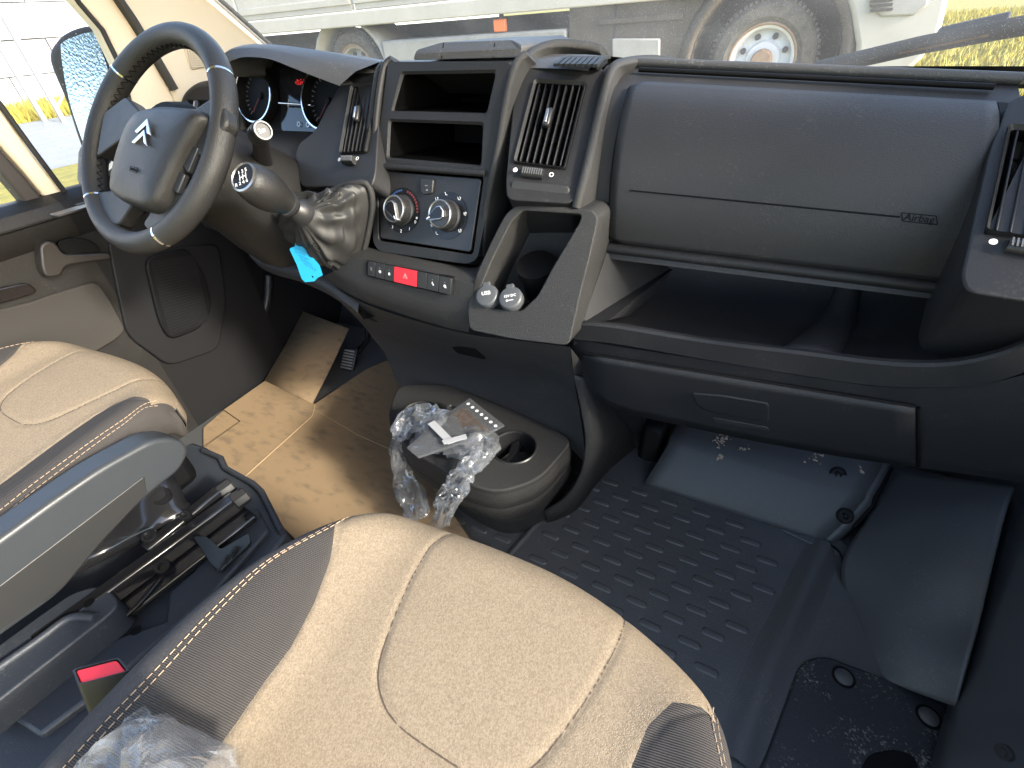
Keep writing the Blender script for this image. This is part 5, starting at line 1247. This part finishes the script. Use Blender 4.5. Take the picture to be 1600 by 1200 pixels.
# ================================================================== SEATS
def fabric(name, c1, c2, scale, rib=None, bump=.6):
    m = mat(name, c1, .9, spec=.2, **{'Sheen Weight': .0}); t, b = nodes(m)
    co = t.nodes.new('ShaderNodeTexCoord')
    vo = t.nodes.new('ShaderNodeTexVoronoi'); vo.inputs['Scale'].default_value = scale
    mp = t.nodes.new('ShaderNodeMapping'); mp.inputs['Scale'].default_value = (1, .6, 1); mp.inputs['Rotation'].default_value = (0, 0, R(20)); t.links.new(co.outputs['Object'], mp.inputs[0]); t.links.new(mp.outputs[0], vo.inputs['Vector'])
    wn = t.nodes.new('ShaderNodeSeparateColor'); t.links.new(vo.outputs['Color'], wn.inputs[0])
    big = t.nodes.new('ShaderNodeTexNoise'); big.inputs['Scale'].default_value = 18; big.inputs['Detail'].default_value = 4; t.links.new(co.outputs['Object'], big.inputs['Vector'])
    ad = t.nodes.new('ShaderNodeMath'); ad.operation = 'MULTIPLY_ADD'; ad.inputs[1].default_value = .1; t.links.new(big.outputs['Fac'], ad.inputs[0])
    ms = t.nodes.new('ShaderNodeMath'); ms.operation = 'MULTIPLY'; ms.inputs[1].default_value = .75; t.links.new(wn.outputs[0], ms.inputs[0]); t.links.new(ms.outputs[0], ad.inputs[2])
    mx = t.nodes.new('ShaderNodeMix'); mx.data_type = 'RGBA'; mx.inputs[6].default_value = (*c1, 1); mx.inputs[7].default_value = (*c2, 1)
    bp = t.nodes.new('ShaderNodeBump'); bp.inputs['Strength'].default_value = bump; bp.inputs['Distance'].default_value = .0012
    if rib:
        wv = t.nodes.new('ShaderNodeTexWave'); wv.inputs['Scale'].default_value = rib; wv.inputs['Distortion'].default_value = .4; wv.inputs['Detail'].default_value = 1; wv.bands_direction = 'Y'
        mp3 = t.nodes.new('ShaderNodeMapping'); mp3.inputs['Rotation'].default_value = (0, 0, R(-8)); t.links.new(co.outputs['Object'], mp3.inputs[0]); t.links.new(mp3.outputs[0], wv.inputs['Vector'])
        t.links.new(wv.outputs['Fac'], mx.inputs[0]); t.links.new(wv.outputs['Fac'], bp.inputs['Height'])
    else:
        t.links.new(ad.outputs[0], mx.inputs[0]); t.links.new(vo.outputs['Distance'], bp.inputs['Height']); bp.invert = True
    t.links.new(mx.outputs[2], b.inputs['Base Color']); t.links.new(bp.outputs[0], b.inputs['Normal'])
    return m
BEIGE = fabric('beige_seat_fabric', (.165, .125, .084), (.300, .240, .170), 1200, bump=.5)
BROWN = fabric('ribbed_brown_fabric', (.036, .032, .030), (.070, .063, .059), 500, rib=170)
FELT = fabric('grey_edge_fabric', (.045, .042, .042), (.07, .066, .066), 900, bump=.3)
THREAD = mat('beige_thread', (.33, .24, .16), .9)
SEAMD = mat('seam_shadow_thread', (.07, .05, .035), .95)
ZS = .462
SCN = U(838, 862, Z=ZS); SCX = .405
def seat_local(px, py, z=ZS): p = U(px, py, Z=z); return (p.x-SCX, p.y+.050)
# left half boundary between brown bolster and beige, measured on the passenger seat
bpx = [(544, 804), (532, 838), (517, 882), (488, 945), (449, 1009), (400, 1067), (350, 1130)]
BND = [seat_local(*p) for p in bpx]
BNR = [(.255, -.066), (.235, -.072), (.195, -.082), (.170, -.102), (.156, -.13), (.152, -.16), (.154, -.2), (.158, -.26), (.165, -.4)]
STI = [seat_local(*p) for p in [(530, 818), (470, 838), (420, 880), (370, 925), (320, 972), (270, 1020), (225, 1060), (190, 1092)]]
UPX = [(702, 814), (644, 853), (595, 916), (561, 984), (550, 1033), (561, 1077), (595, 1116), (663, 1160), (712, 1182), (751, 1179), (795, 1155), (839, 1101), (897, 1028), (946, 970), (980, 940)]
UL = [seat_local(*p) for p in UPX]
# symmetrise the insert seam
UH = []
m_ = len(UL)
for i in range(m_):
    a, b = UL[i], UL[m_-1-i]; UH.append(((a[0]-b[0])/2, (a[1]+b[1])/2))
UC = np.array([tuple(p)[:2] for p in catmull([V(x, y, 0) for x, y in UH], 8)])
def ip(tab, y):
    ys_ = [p[1] for p in tab]; xs_ = [p[0] for p in tab]; o_ = np.argsort(ys_); return float(np.interp(y, np.array(ys_)[o_], np.array(xs_)[o_]))
def yfront(x): ax_ = abs(x); return (-.9*x*x if x > 0 else 0) -.30*ax_**2-.9*max(0, ax_-.12)**2-9.0*max(0, ax_-.19)**2
HW = .285
def halfw(y, s=-1): # half width against depth (y<=0), left and right
    d = -y; w_ = .225+.055*(1-math.exp(-d/.10))+.010*min(1, d/.3)
    return w_+.044*min(1, d/.15) if s < 0 else w_*.91
def seat_surface(x, y):
    w_ = halfw(y, -1 if x < 0 else 1); d_side = w_-abs(x); d_front = yfront(x)-y
    d = min(d_side, d_front); k = .05
    d = -math.log(math.exp(-max(d_side, -.05)/.018)+math.exp(-max(d_front, -.05)/.018))*.018
    Rr = .055
    z = ZS
    if d < Rr: z -= Rr-math.sqrt(max(0, Rr*Rr-(Rr-max(d, 0))**2))
    # bolster rise, thigh roll
    z += .018*smooth01((abs(x)-.13)/.12)-.004
    z += -.030*smooth01((-y-.10)/.35)
    # insert puff and groove
    dx = UC[:, 0]-x; dy = UC[:, 1]-y; dm = math.sqrt(float((dx*dx+dy*dy).min()))
    cr = ((UC[:-1, 1] > y) != (UC[1:, 1] > y)); ins = 0
    if cr.any(): a_, b_ = UC[:-1][cr], UC[1:][cr]; ins = int((x < a_[:, 0]+(y-a_[:, 1])/(b_[:, 1]-a_[:, 1])*(b_[:, 0]-a_[:, 0])).sum()) % 2
    if y > UC[0, 1]: ins = int(abs(x) < abs(UC[0, 0]))
    z -= .0024*math.exp(-(dm/.0028)**2)
    if ins: z += .0022*(1-math.exp(-(dm/.03)))
    xb = abs(ip(BND if x < 0 else BNR, y)); z -= .0015*math.exp(-((abs(x)-xb)/.003)**2)
    return z
def build_seat(name, sx, sy, label, back):
    th = thing(name, (SCX+sx, -.30+sy, 0), label, 'seat', 'cab seats')
    ny, D = 130, .52
    # row positions denser at the front
    parts = {'b': ([], [], []), }
    def col_positions(v):
        y_ref = -D*v; out_ = []
        for s in (-1, 1):
            k_ = 1 if s < 0 else .86; y_a = yfront(s*.2)*(1-v)**2-D*v
            w_ = halfw(y_ref, s); xb = min(abs(ip(BND if s < 0 else BNR, y_a)), w_-.012); xs_ = min(max(xb+.006, (abs(ip(STI, y_a))+.004)*k_), w_-.006); out_.append((xb, xs_, w_))
        return out_
    grids = {k: [] for k in ('cushion', 'L', 'R', 'EL', 'ER')}
    for j in range(ny+1):
        v = (j/ny)**1.35
        cps_ = col_positions(v)
        def P(x):
            yf = yfront(x); y = yf*(1-v)**2-D*v+ (0 if j else -.0005)
            y = min(y, yf-.0004)
            return V(x+SCX+sx, y-.050+sy, seat_surface(x, y))
        grids['cushion'].append([P(-cps_[0][0]+(cps_[0][0]+cps_[1][0])*i/110) for i in range(111)])
        for s, k, e in ((-1, 'L', 'EL'), (1, 'R', 'ER')):
            xb, xs_, w_ = cps_[0 if s < 0 else 1]
            grids[k].append([P(s*(xb+(xs_-xb)*i/22)) for i in range(23)])
            grids[e].append([P(s*(xs_+(w_-.0006-xs_)*i/10)) for i in range(11)])
    def skirt(row, h): return [p+V(0, 0, -h) for p in row]
    g = grids['cushion']; rows = [[V(p.x, p.y-.012, p.z-.06) for p in g[0]], [V(p.x, p.y+.001, p.z-.035) for p in g[0]]]+g
    cu = loft('cushion', rows, BEIGE, th, angle=180)
    for k, e in (('L', 'EL'), ('R', 'ER')):
        g = grids[k]; rows = [[V(p.x, p.y-.012, p.z-.06) for p in g[0]], [V(p.x, p.y+.001, p.z-.035) for p in g[0]]]+g
        bo_ = loft('bolster', rows, BROWN, th, angle=180)
        g = grids[e]; s = -1 if k == 'L' else 1
        g2 = [r_+[r_[-1]+V(s*.004, 0, -.02), r_[-1]+V(s*.0, 0, -.05), r_[-1]+V(-s*.03, 0, -.07)] for r_ in g]
        rows = g2
        loft('side_panel', rows, FELT if s < 0 else BROWN, th, angle=180)
        mb = MB()
        for off in (.003, .0125):
            pts = []
            for j in range(12, ny, 2):
                row = grids[k][j]; pts.append(row[-1]+(row[-2]-row[-1]).normalized()*off+V(0, 0, .0005))
            for _ in range(6): pts = [pts[0]]+[(pts[i-1]+pts[i]*2+pts[i+1])/4 for i in range(1, len(pts)-1)]+[pts[-1]]
            cum = [0]
            for i in range(1, len(pts)): cum.append(cum[-1]+(pts[i]-pts[i-1]).length)
            at_ = lambda d_: V(*[float(np.interp(d_, cum, [q_[c_] for q_ in pts])) for c_ in range(3)])
            for i in range(int(cum[-1]/.0080)): mb.add(tubemesh([at_(i*.008), at_(i*.008+.0056)], .0006, 5))
        tag(mb.build('stitching', THREAD, bo_), kind='stuff')
    # seam line of the insert
    us = [(x, y) for x, y in UC[::2]]
    tube('insert_seam', [V(x+SCX+sx, y-.050+sy, seat_surface(x, y)+.0006) for x, y in us], .0009, SEAMD, cu, 5)
    box('seat_pan', (SCX+sx-.005, -.33+sy, .32), (.215, 0, 0), (0, .20, 0), (0, 0, .055), BLACK, th, bevel=.02)
    return th
build_seat('swivel_seat', 0, 0, 'large beige and brown fabric passenger seat cushion in the foreground', False)
DSX = -.515-SCX
build_seat('swivel_seat', DSX, .055, 'beige and brown fabric driver seat cushion beside the armrest', False)

# ---- armrest of the driver seat
AX = -.19
A_ = lambda px, py, x=AX: U(px, py, X=x)
ar = thing('armrest', (AX-.03, -.3, .36), 'light grey plastic armrest folded down beside the driver seat', 'armrest')
pr_ = [A_(236, 688), A_(268, 684), A_(288, 690), A_(296, 703), A_(291, 720), A_(279, 738), A_(228, 778), A_(160, 850), A_(97, 927), A_(0, 996), A_(-120, 1080), A_(-120, 925), A_(0, 842), A_(80, 784), A_(156, 732)]
pr_ = [p+V(0, 0, 0) for p in pr_]
prism('arm_body', roundpoly(pr_, .02, 5), (-.046, 0, 0), ARM, ar, bevel=.013, seg=5)
pn_ = [A_(226, 744, AX+.001), A_(230, 771, AX+.001), A_(160, 845, AX+.001), A_(97, 920, AX+.001), A_(0, 986, AX+.001), A_(-100, 1060, AX+.001), A_(-100, 985, AX+.001), A_(0, 915, AX+.001), A_(110, 832, AX+.001)]
prism('side_cover', roundpoly(pn_, .004), (-.004, 0, 0), mat('armrest_side_plastic', (.018, .018, .018), .45, bump=(1200, .12)), ar, bevel=.0015)
# ---- seat base with slide rails
sb = thing('seat_pedestal', (-.2, -.25, 0), 'dark plastic and black steel driver seat pedestal with slide rails', 'pedestal')
ZB = .25
Bq = lambda px, py, z=ZB: U(px, py, Z=z)
pts = [Bq(300, 690), Bq(322, 698), Bq(345, 714), Bq(352, 730), Bq(392, 752), Bq(406, 764), Bq(449, 833), Bq(430, 858), Bq(330, 985), Bq(220, 1085), Bq(110, 1175), Bq(-60, 1300), Bq(-250, 1000), Bq(0, 860)]
prism('base_cover', pts, (0, 0, -.23), BASEP, sb, bevel=.006, seg=2)
# raised rim of the cover and inner step
tube('cover_lip', [Bq(318, 704, ZB+.004), Bq(345, 716, ZB+.004), Bq(352, 732, ZB+.004), Bq(394, 755, ZB+.004), Bq(408, 768, ZB+.004), Bq(440, 832, ZB+.004)], .006, BASEP, sb, 8)
prism('cover_step', [Bq(258, 970, ZB+.012), Bq(262, 925, ZB+.012), Bq(300, 893, ZB+.012), Bq(380, 800, ZB+.012), Bq(402, 792, ZB+.012), Bq(420, 828, ZB+.012), Bq(330, 930, ZB+.012), Bq(180, 1060, ZB+.012), Bq(60, 1150, ZB+.012), Bq(0, 1110, ZB+.012), Bq(140, 1010, ZB+.012)], (0, 0, -.02), BASEP, sb, bevel=.005)
for px, py in ((362, 838), (340, 890)): pass
# rails
def rail(a, b, w_, h_, name, m):
    d = (b-a).normalized(); s = d.cross(V(0, 0, 1)).normalized(); c = (a+b)/2
    return box(name, c, (b-a)/2, s*w_, V(0, 0, h_), m, sb, bevel=.004)
r1 = rail(Bq(372, 781, .295), Bq(60, 1010, .295), .012, .016, 'slide_rail', STEELB)
r2 = rail(Bq(350, 765, .30), Bq(230, 862, .30), .011, .012, 'slide_rail', STEELB)
r3 = rail(Bq(392, 800, .272), Bq(160, 978, .272), .022, .006, 'floor_rail', STEELB)
for px, py in ((352, 764), (375, 779)):
    c = Bq(px, py, .30); d = (Bq(372, 781, .295)-Bq(60, 1010, .295)).normalized()
    lathe('rail_end_cap', [(.001, -.012), (.014, -.012), (.0155, -.008), (.0155, .010), (.013, .014), (.001, .014)], c, d, SMOOTH, sb, 8, angle=20)
# pressed side bracket under the armrest
rows = []
for t_ in range(9):
    u_ = t_/8; a = Bq(300-190*u_, 790+95*u_, .305+.01*math.sin(u_*7)); rows.append([a+V(-.055, .02, .05-.02*u_), a+V(-.03, .01, .028), a+V(-.012, 0, .006), a, a+V(.006, 0, -.016)])
loft('side_bracket', rows, STEELB, sb, solid=.004)
for px, py, z_, r_ in ((253, 776, .335, .015), (234, 838, .318, .011), (256, 886, .30, .011), (290, 806, .32, .008), (352, 807, .285, .008)):
    c = Bq(px, py, z_); bo_ = lathe('bolt', [(r_, -.008), (r_, .004), (r_*.9, .006), (r_*.6, .006), (r_*.55, .001), (.0005, .001)], c, V(.35, -.2, .9), GLOSSB, sb, 20)
# release lever
LEVM = mat('release_lever_plastic', (.008, .008, .009), .4)
lv = prism('release_lever', roundpoly([Bq(302, 838, .30), Bq(322, 838, .30), Bq(345, 858, .30), Bq(388, 833, .30), Bq(392, 848, .29), Bq(344, 893, .27), Bq(330, 882, .27)], .005), (0, 0, -.006), LEVM, sb, bevel=.0025)
for k in range(4): box('grip_rib', Bq(348+11*k, 880-11*k, .287), V(.0, .012, .006), V(.0018, 0, 0), V(0, 0, .0018), SMOOTH, lv, bevel=.0006)
# hinge cover at the rear
hp3 = [Bq(-60, 1050, .31), Bq(60, 962, .31), Bq(112, 926, .31), Bq(148, 915, .31), Bq(178, 928, .31), Bq(184, 945, .31), Bq(168, 962, .31), Bq(0, 1092, .31), Bq(-60, 1140, .31)]
hg = prism('hinge_cover', roundpoly(hp3, .01), (0, 0, -.05), BASEP, sb, bevel=.008, seg=3)
tube('cover_swage', catmull([Bq(-40, 1070, .312), Bq(60, 1000, .312), Bq(110, 965, .312), Bq(150, 965, .312)], 4), .006, BASEP, hg, 8)
lathe('cover_hole', [(.007, 0), (.007, .0008), (.0001, .0008)], Bq(139, 942, .3105), (0, 0, 1), BLACK, hg, 16)
lathe('cover_hole', [(.007, 0), (.007, .0008), (.0001, .0008)], Bq(213, 985, .263), (0, 0, 1), BLACK, sb, 16)
tube('cable', catmull([Bq(20, 1090, .29), Bq(100, 1020, .285), Bq(200, 960, .28), Bq(250, 905, .28)], 5), .004, GLOSSB, sb, 8)

# ---- seat belt buckle
bu = thing('seat_belt_buckle', U(140, 1120, Z=.33), 'black seat belt buckle with red release button beside the passenger seat', 'buckle')
zt_ = .425
t4 = [U(112, 1046, Z=zt_), U(186, 1027, Z=zt_), U(203, 1048, Z=zt_), U(122, 1070, Z=zt_)]
dn = V(.012, -.035, -.10)
o4 = roundpoly(t4, .004); c4 = sum(o4, Vector())/len(o4); i4 = [c4+(p-c4)*.90 for p in o4]
frame_hole('housing', o4, i4, dn*.04, SMOOTH, bu, inner_m=BLACK)
loft('housing_sides', [o4, [p+dn*.5 for p in o4], [c4+(p-c4)*.92+dn*1.2 for p in o4]], SMOOTH, bu, closed=True, angle=40)
prism('release_button', [c4+(p-c4)*.86+dn*.012 for p in o4], dn*.03, RED, bu, bevel=.001)
tube('stalk', [c4+dn*1.1, c4+dn*1.8+V(.0, -.02, 0)], .012, SMOOTH, bu, 8, flat=.5)
fc = (t4[3]+t4[2])/2+dn*.45; xd = (t4[2]-t4[3]).normalized(); yd = -dn.normalized(); nn = xd.cross(yd); mb = MB()
for k in range(3):
    for i in range(5-k): mb.add(boxverts(fc+xd*(-.008+.004*i)-yd*(.006*k)+nn*(.0006), xd*random.uniform(.0008, .0016), yd*.0012, nn*.0002))
mb.build('moulded_print', GREYP, bu)

# ================================================================== PLASTIC FILM
def film(name, white=.25, rough=.12, tint=(.97, .98, 1)):
    m = bpy.data.materials.new(name); m.use_nodes = True; t = m.node_tree; t.nodes.clear()
    out = t.nodes.new('ShaderNodeOutputMaterial'); tr_ = t.nodes.new('ShaderNodeBsdfTransparent'); tr_.inputs[0].default_value = (*tint, 1)
    gl = t.nodes.new('ShaderNodeBsdfGlossy'); gl.inputs['Roughness'].default_value = rough
    df = t.nodes.new('ShaderNodeBsdfTranslucent'); df.inputs[0].default_value = (.85, .88, .92, 1); d2 = t.nodes.new('ShaderNodeBsdfDiffuse'); d2.inputs[0].default_value = (.85, .88, .92, 1)
    dm = t.nodes.new('ShaderNodeMixShader'); t.links.new(df.outputs[0], dm.inputs[1]); t.links.new(d2.outputs[0], dm.inputs[2])
    lw = t.nodes.new('ShaderNodeLayerWeight'); lw.inputs[0].default_value = .35
    m1 = t.nodes.new('ShaderNodeMixShader'); t.links.new(lw.outputs['Fresnel'], m1.inputs[0]); t.links.new(tr_.outputs[0], m1.inputs[1]); t.links.new(gl.outputs[0], m1.inputs[2])
    m2 = t.nodes.new('ShaderNodeMixShader'); m2.inputs[0].default_value = white; t.links.new(m1.outputs[0], m2.inputs[1]); t.links.new(dm.outputs[0], m2.inputs[2])
    co = t.nodes.new('ShaderNodeTexCoord'); no = t.nodes.new('ShaderNodeTexNoise'); no.inputs['Scale'].default_value = 35; no.inputs['Detail'].default_value = 2; no.inputs['Distortion'].default_value = 1.2
    bp = t.nodes.new('ShaderNodeBump'); bp.inputs['Strength'].default_value = .6; bp.inputs['Distance'].default_value = .003
    t.links.new(co.outputs['Object'], no.inputs['Vector']); t.links.new(no.outputs['Fac'], bp.inputs['Height']); t.links.new(bp.outputs[0], gl.inputs['Normal'])
    t.links.new(m2.outputs[0], out.inputs[0]); return m
FILM = film('clear_film', .12, .08); FILM2 = film('seat_bag_film', .11, .06)
ridged = lambda p, s: 1-abs(noise.noise((p[0]*s, p[1]*s, p[2]*s)))*2
# bag on the passenger seat
bg_ = thing('plastic_bag', U(260, 1150, Z=.47), 'crumpled clear plastic bag on the passenger seat at the lower left', 'plastic bag')
c = U(250, 1165, Z=.475); rows = []
outl = [(85, 1330), (105, 1240), (140, 1195), (165, 1160), (190, 1145), (215, 1130), (245, 1122), (275, 1120), (310, 1142), (348, 1172), (375, 1195), (400, 1235), (425, 1300), (320, 1380), (160, 1390)]
edge = catmull([U(x, y, Z=.475) for x, y in outl], 2, True); cc_ = U(255, 1235, Z=.475)
def crumple(seed, lift, name):
    rows = []
    for j in range(11):
        t_ = j/10; row = []
        for i, p in enumerate(edge):
            q = p.lerp(cc_+V(.01*seed, 0, 0), t_); k = min(1, t_*4+.1); s_ = V(seed*7.3, seed*3.1, 0)
            h_ = lift*math.sin(min(1, t_*1.6)*math.pi/2)+.030*(ridged(q+s_, 11)-.45)*k+.016*(ridged(q+s_*2, 23)-.45)*k
            row.append(q+V(noise.noise(q*40+s_)*.016, noise.noise(q*40-s_)*.016, max(.002, h_)))
        rows.append(row)
    v_, f_ = loftmesh(rows, True, False); tri = []
    for k, q in enumerate(f_): tri += [[q[0], q[1], q[2]], [q[0], q[2], q[3]]] if k % 2 else [[q[0], q[1], q[3]], [q[1], q[2], q[3]]]
    return obj(name, v_, tri, FILM2, bg_)
crumple(1, .045, 'crumpled_sheet'); crumple(2, .028, 'inner_layer')
# film draped over the cup console
fb_ = thing('film_wrap', U(680, 690, Z=.23), 'crumpled clear film hanging in two tails from the cup holders', 'plastic film')
def tail(path, rad, name, seed):
    P = catmull(path, 9); rows = []
    for i, p in enumerate(P):
        d = (P[min(i+1, len(P)-1)]-P[max(i-1, 0)]).normalized(); x, y, _ = basis(d); r_ = rad(i/(len(P)-1))
        row = []
        for k in range(26):
            a = 2*math.pi*k/26; q = (math.cos(a), math.sin(a)); s = 1+.75*(ridged((q[0]*1.2+seed, q[1]*1.2, i*.07), 1.5)-.55)+.25*noise.noise((q[0]*4+seed, q[1]*4, i*.16))
            row.append(p+(x*q[0]+y*q[1]*.75)*r_*max(.25, s))
        rows.append(row)
    return loft(name, rows, FILM, fb_, closed=True, angle=38)
Zc = lambda px, py, z: U(px, py, Z=z)
tail([Zc(700, 668, .262), Zc(672, 656, .265), Zc(645, 655, .255), Zc(624, 680, .235), Zc(622, 712, .17), Zc(630, 745, .11), Zc(645, 780, .06), Zc(655, 812, .03)], lambda t_: .026+.006*math.sin(t_*9)-.006*t_, 'film_tail', 1)
tail([Zc(700, 690, .255), Zc(738, 690, .262), Zc(760, 694, .258), Zc(750, 714, .255), Zc(730, 734, .25), Zc(714, 756, .225), Zc(700, 782, .17), Zc(690, 815, .11)], lambda t_: .026+.006*math.sin(t_*8+1)-.005*t_, 'film_tail', 5)
tail([Zc(650, 690, .24), Zc(690, 690, .25), Zc(740, 690, .25)], lambda t_: .022, 'film_knot', 9)
zb_ = thing('zip_bag', Zc(710, 665, .28), 'small clear zip bag holding a brown card on top of the film wrap', 'plastic bag')
ZG = [Zc(734, 622, .275), Zc(788, 664, .275), Zc(762, 678, .277), Zc(654, 714, .290), Zc(636, 699, .290), Zc(686, 655, .280)]
prism('bag', ZG, (0, 0, -.004), film('zip_bag_film', .07, .08), zb_)
prism('card', [Zc(724, 636, .274), Zc(763, 671, .274), Zc(699, 670, .277), Zc(695, 657, .277)], (0, 0, -.001), mat('printed_card', (.50, .22, .12), .6, var=(90, (.70, .55, .42), .3)), zb_)
for q in ([(668, 662), (679, 657), (712, 690), (700, 694)], [(690, 688), (728, 678), (730, 685), (694, 694)]): prism('silver_strip', [Zc(x, y, .292+.0025*(q[0][0] > 680)) for x, y in q], (0, 0, -.001), mat('silver_foil', (.75, .76, .78), .25, .6) if 'silver_foil' not in MATS else MATS['silver_foil'], zb_)
e0, e1 = Zc(731, 627, .2765), Zc(781, 667, .2765)
for k in range(7):
    p = e0.lerp(e1, (k+.5)/7)+V(-.002, -.004, 0); MB().add(ringmesh(p, (0, 0, 1), .0018, .0036, .0004, 8)).build('printed_dot', WHITE, zb_)
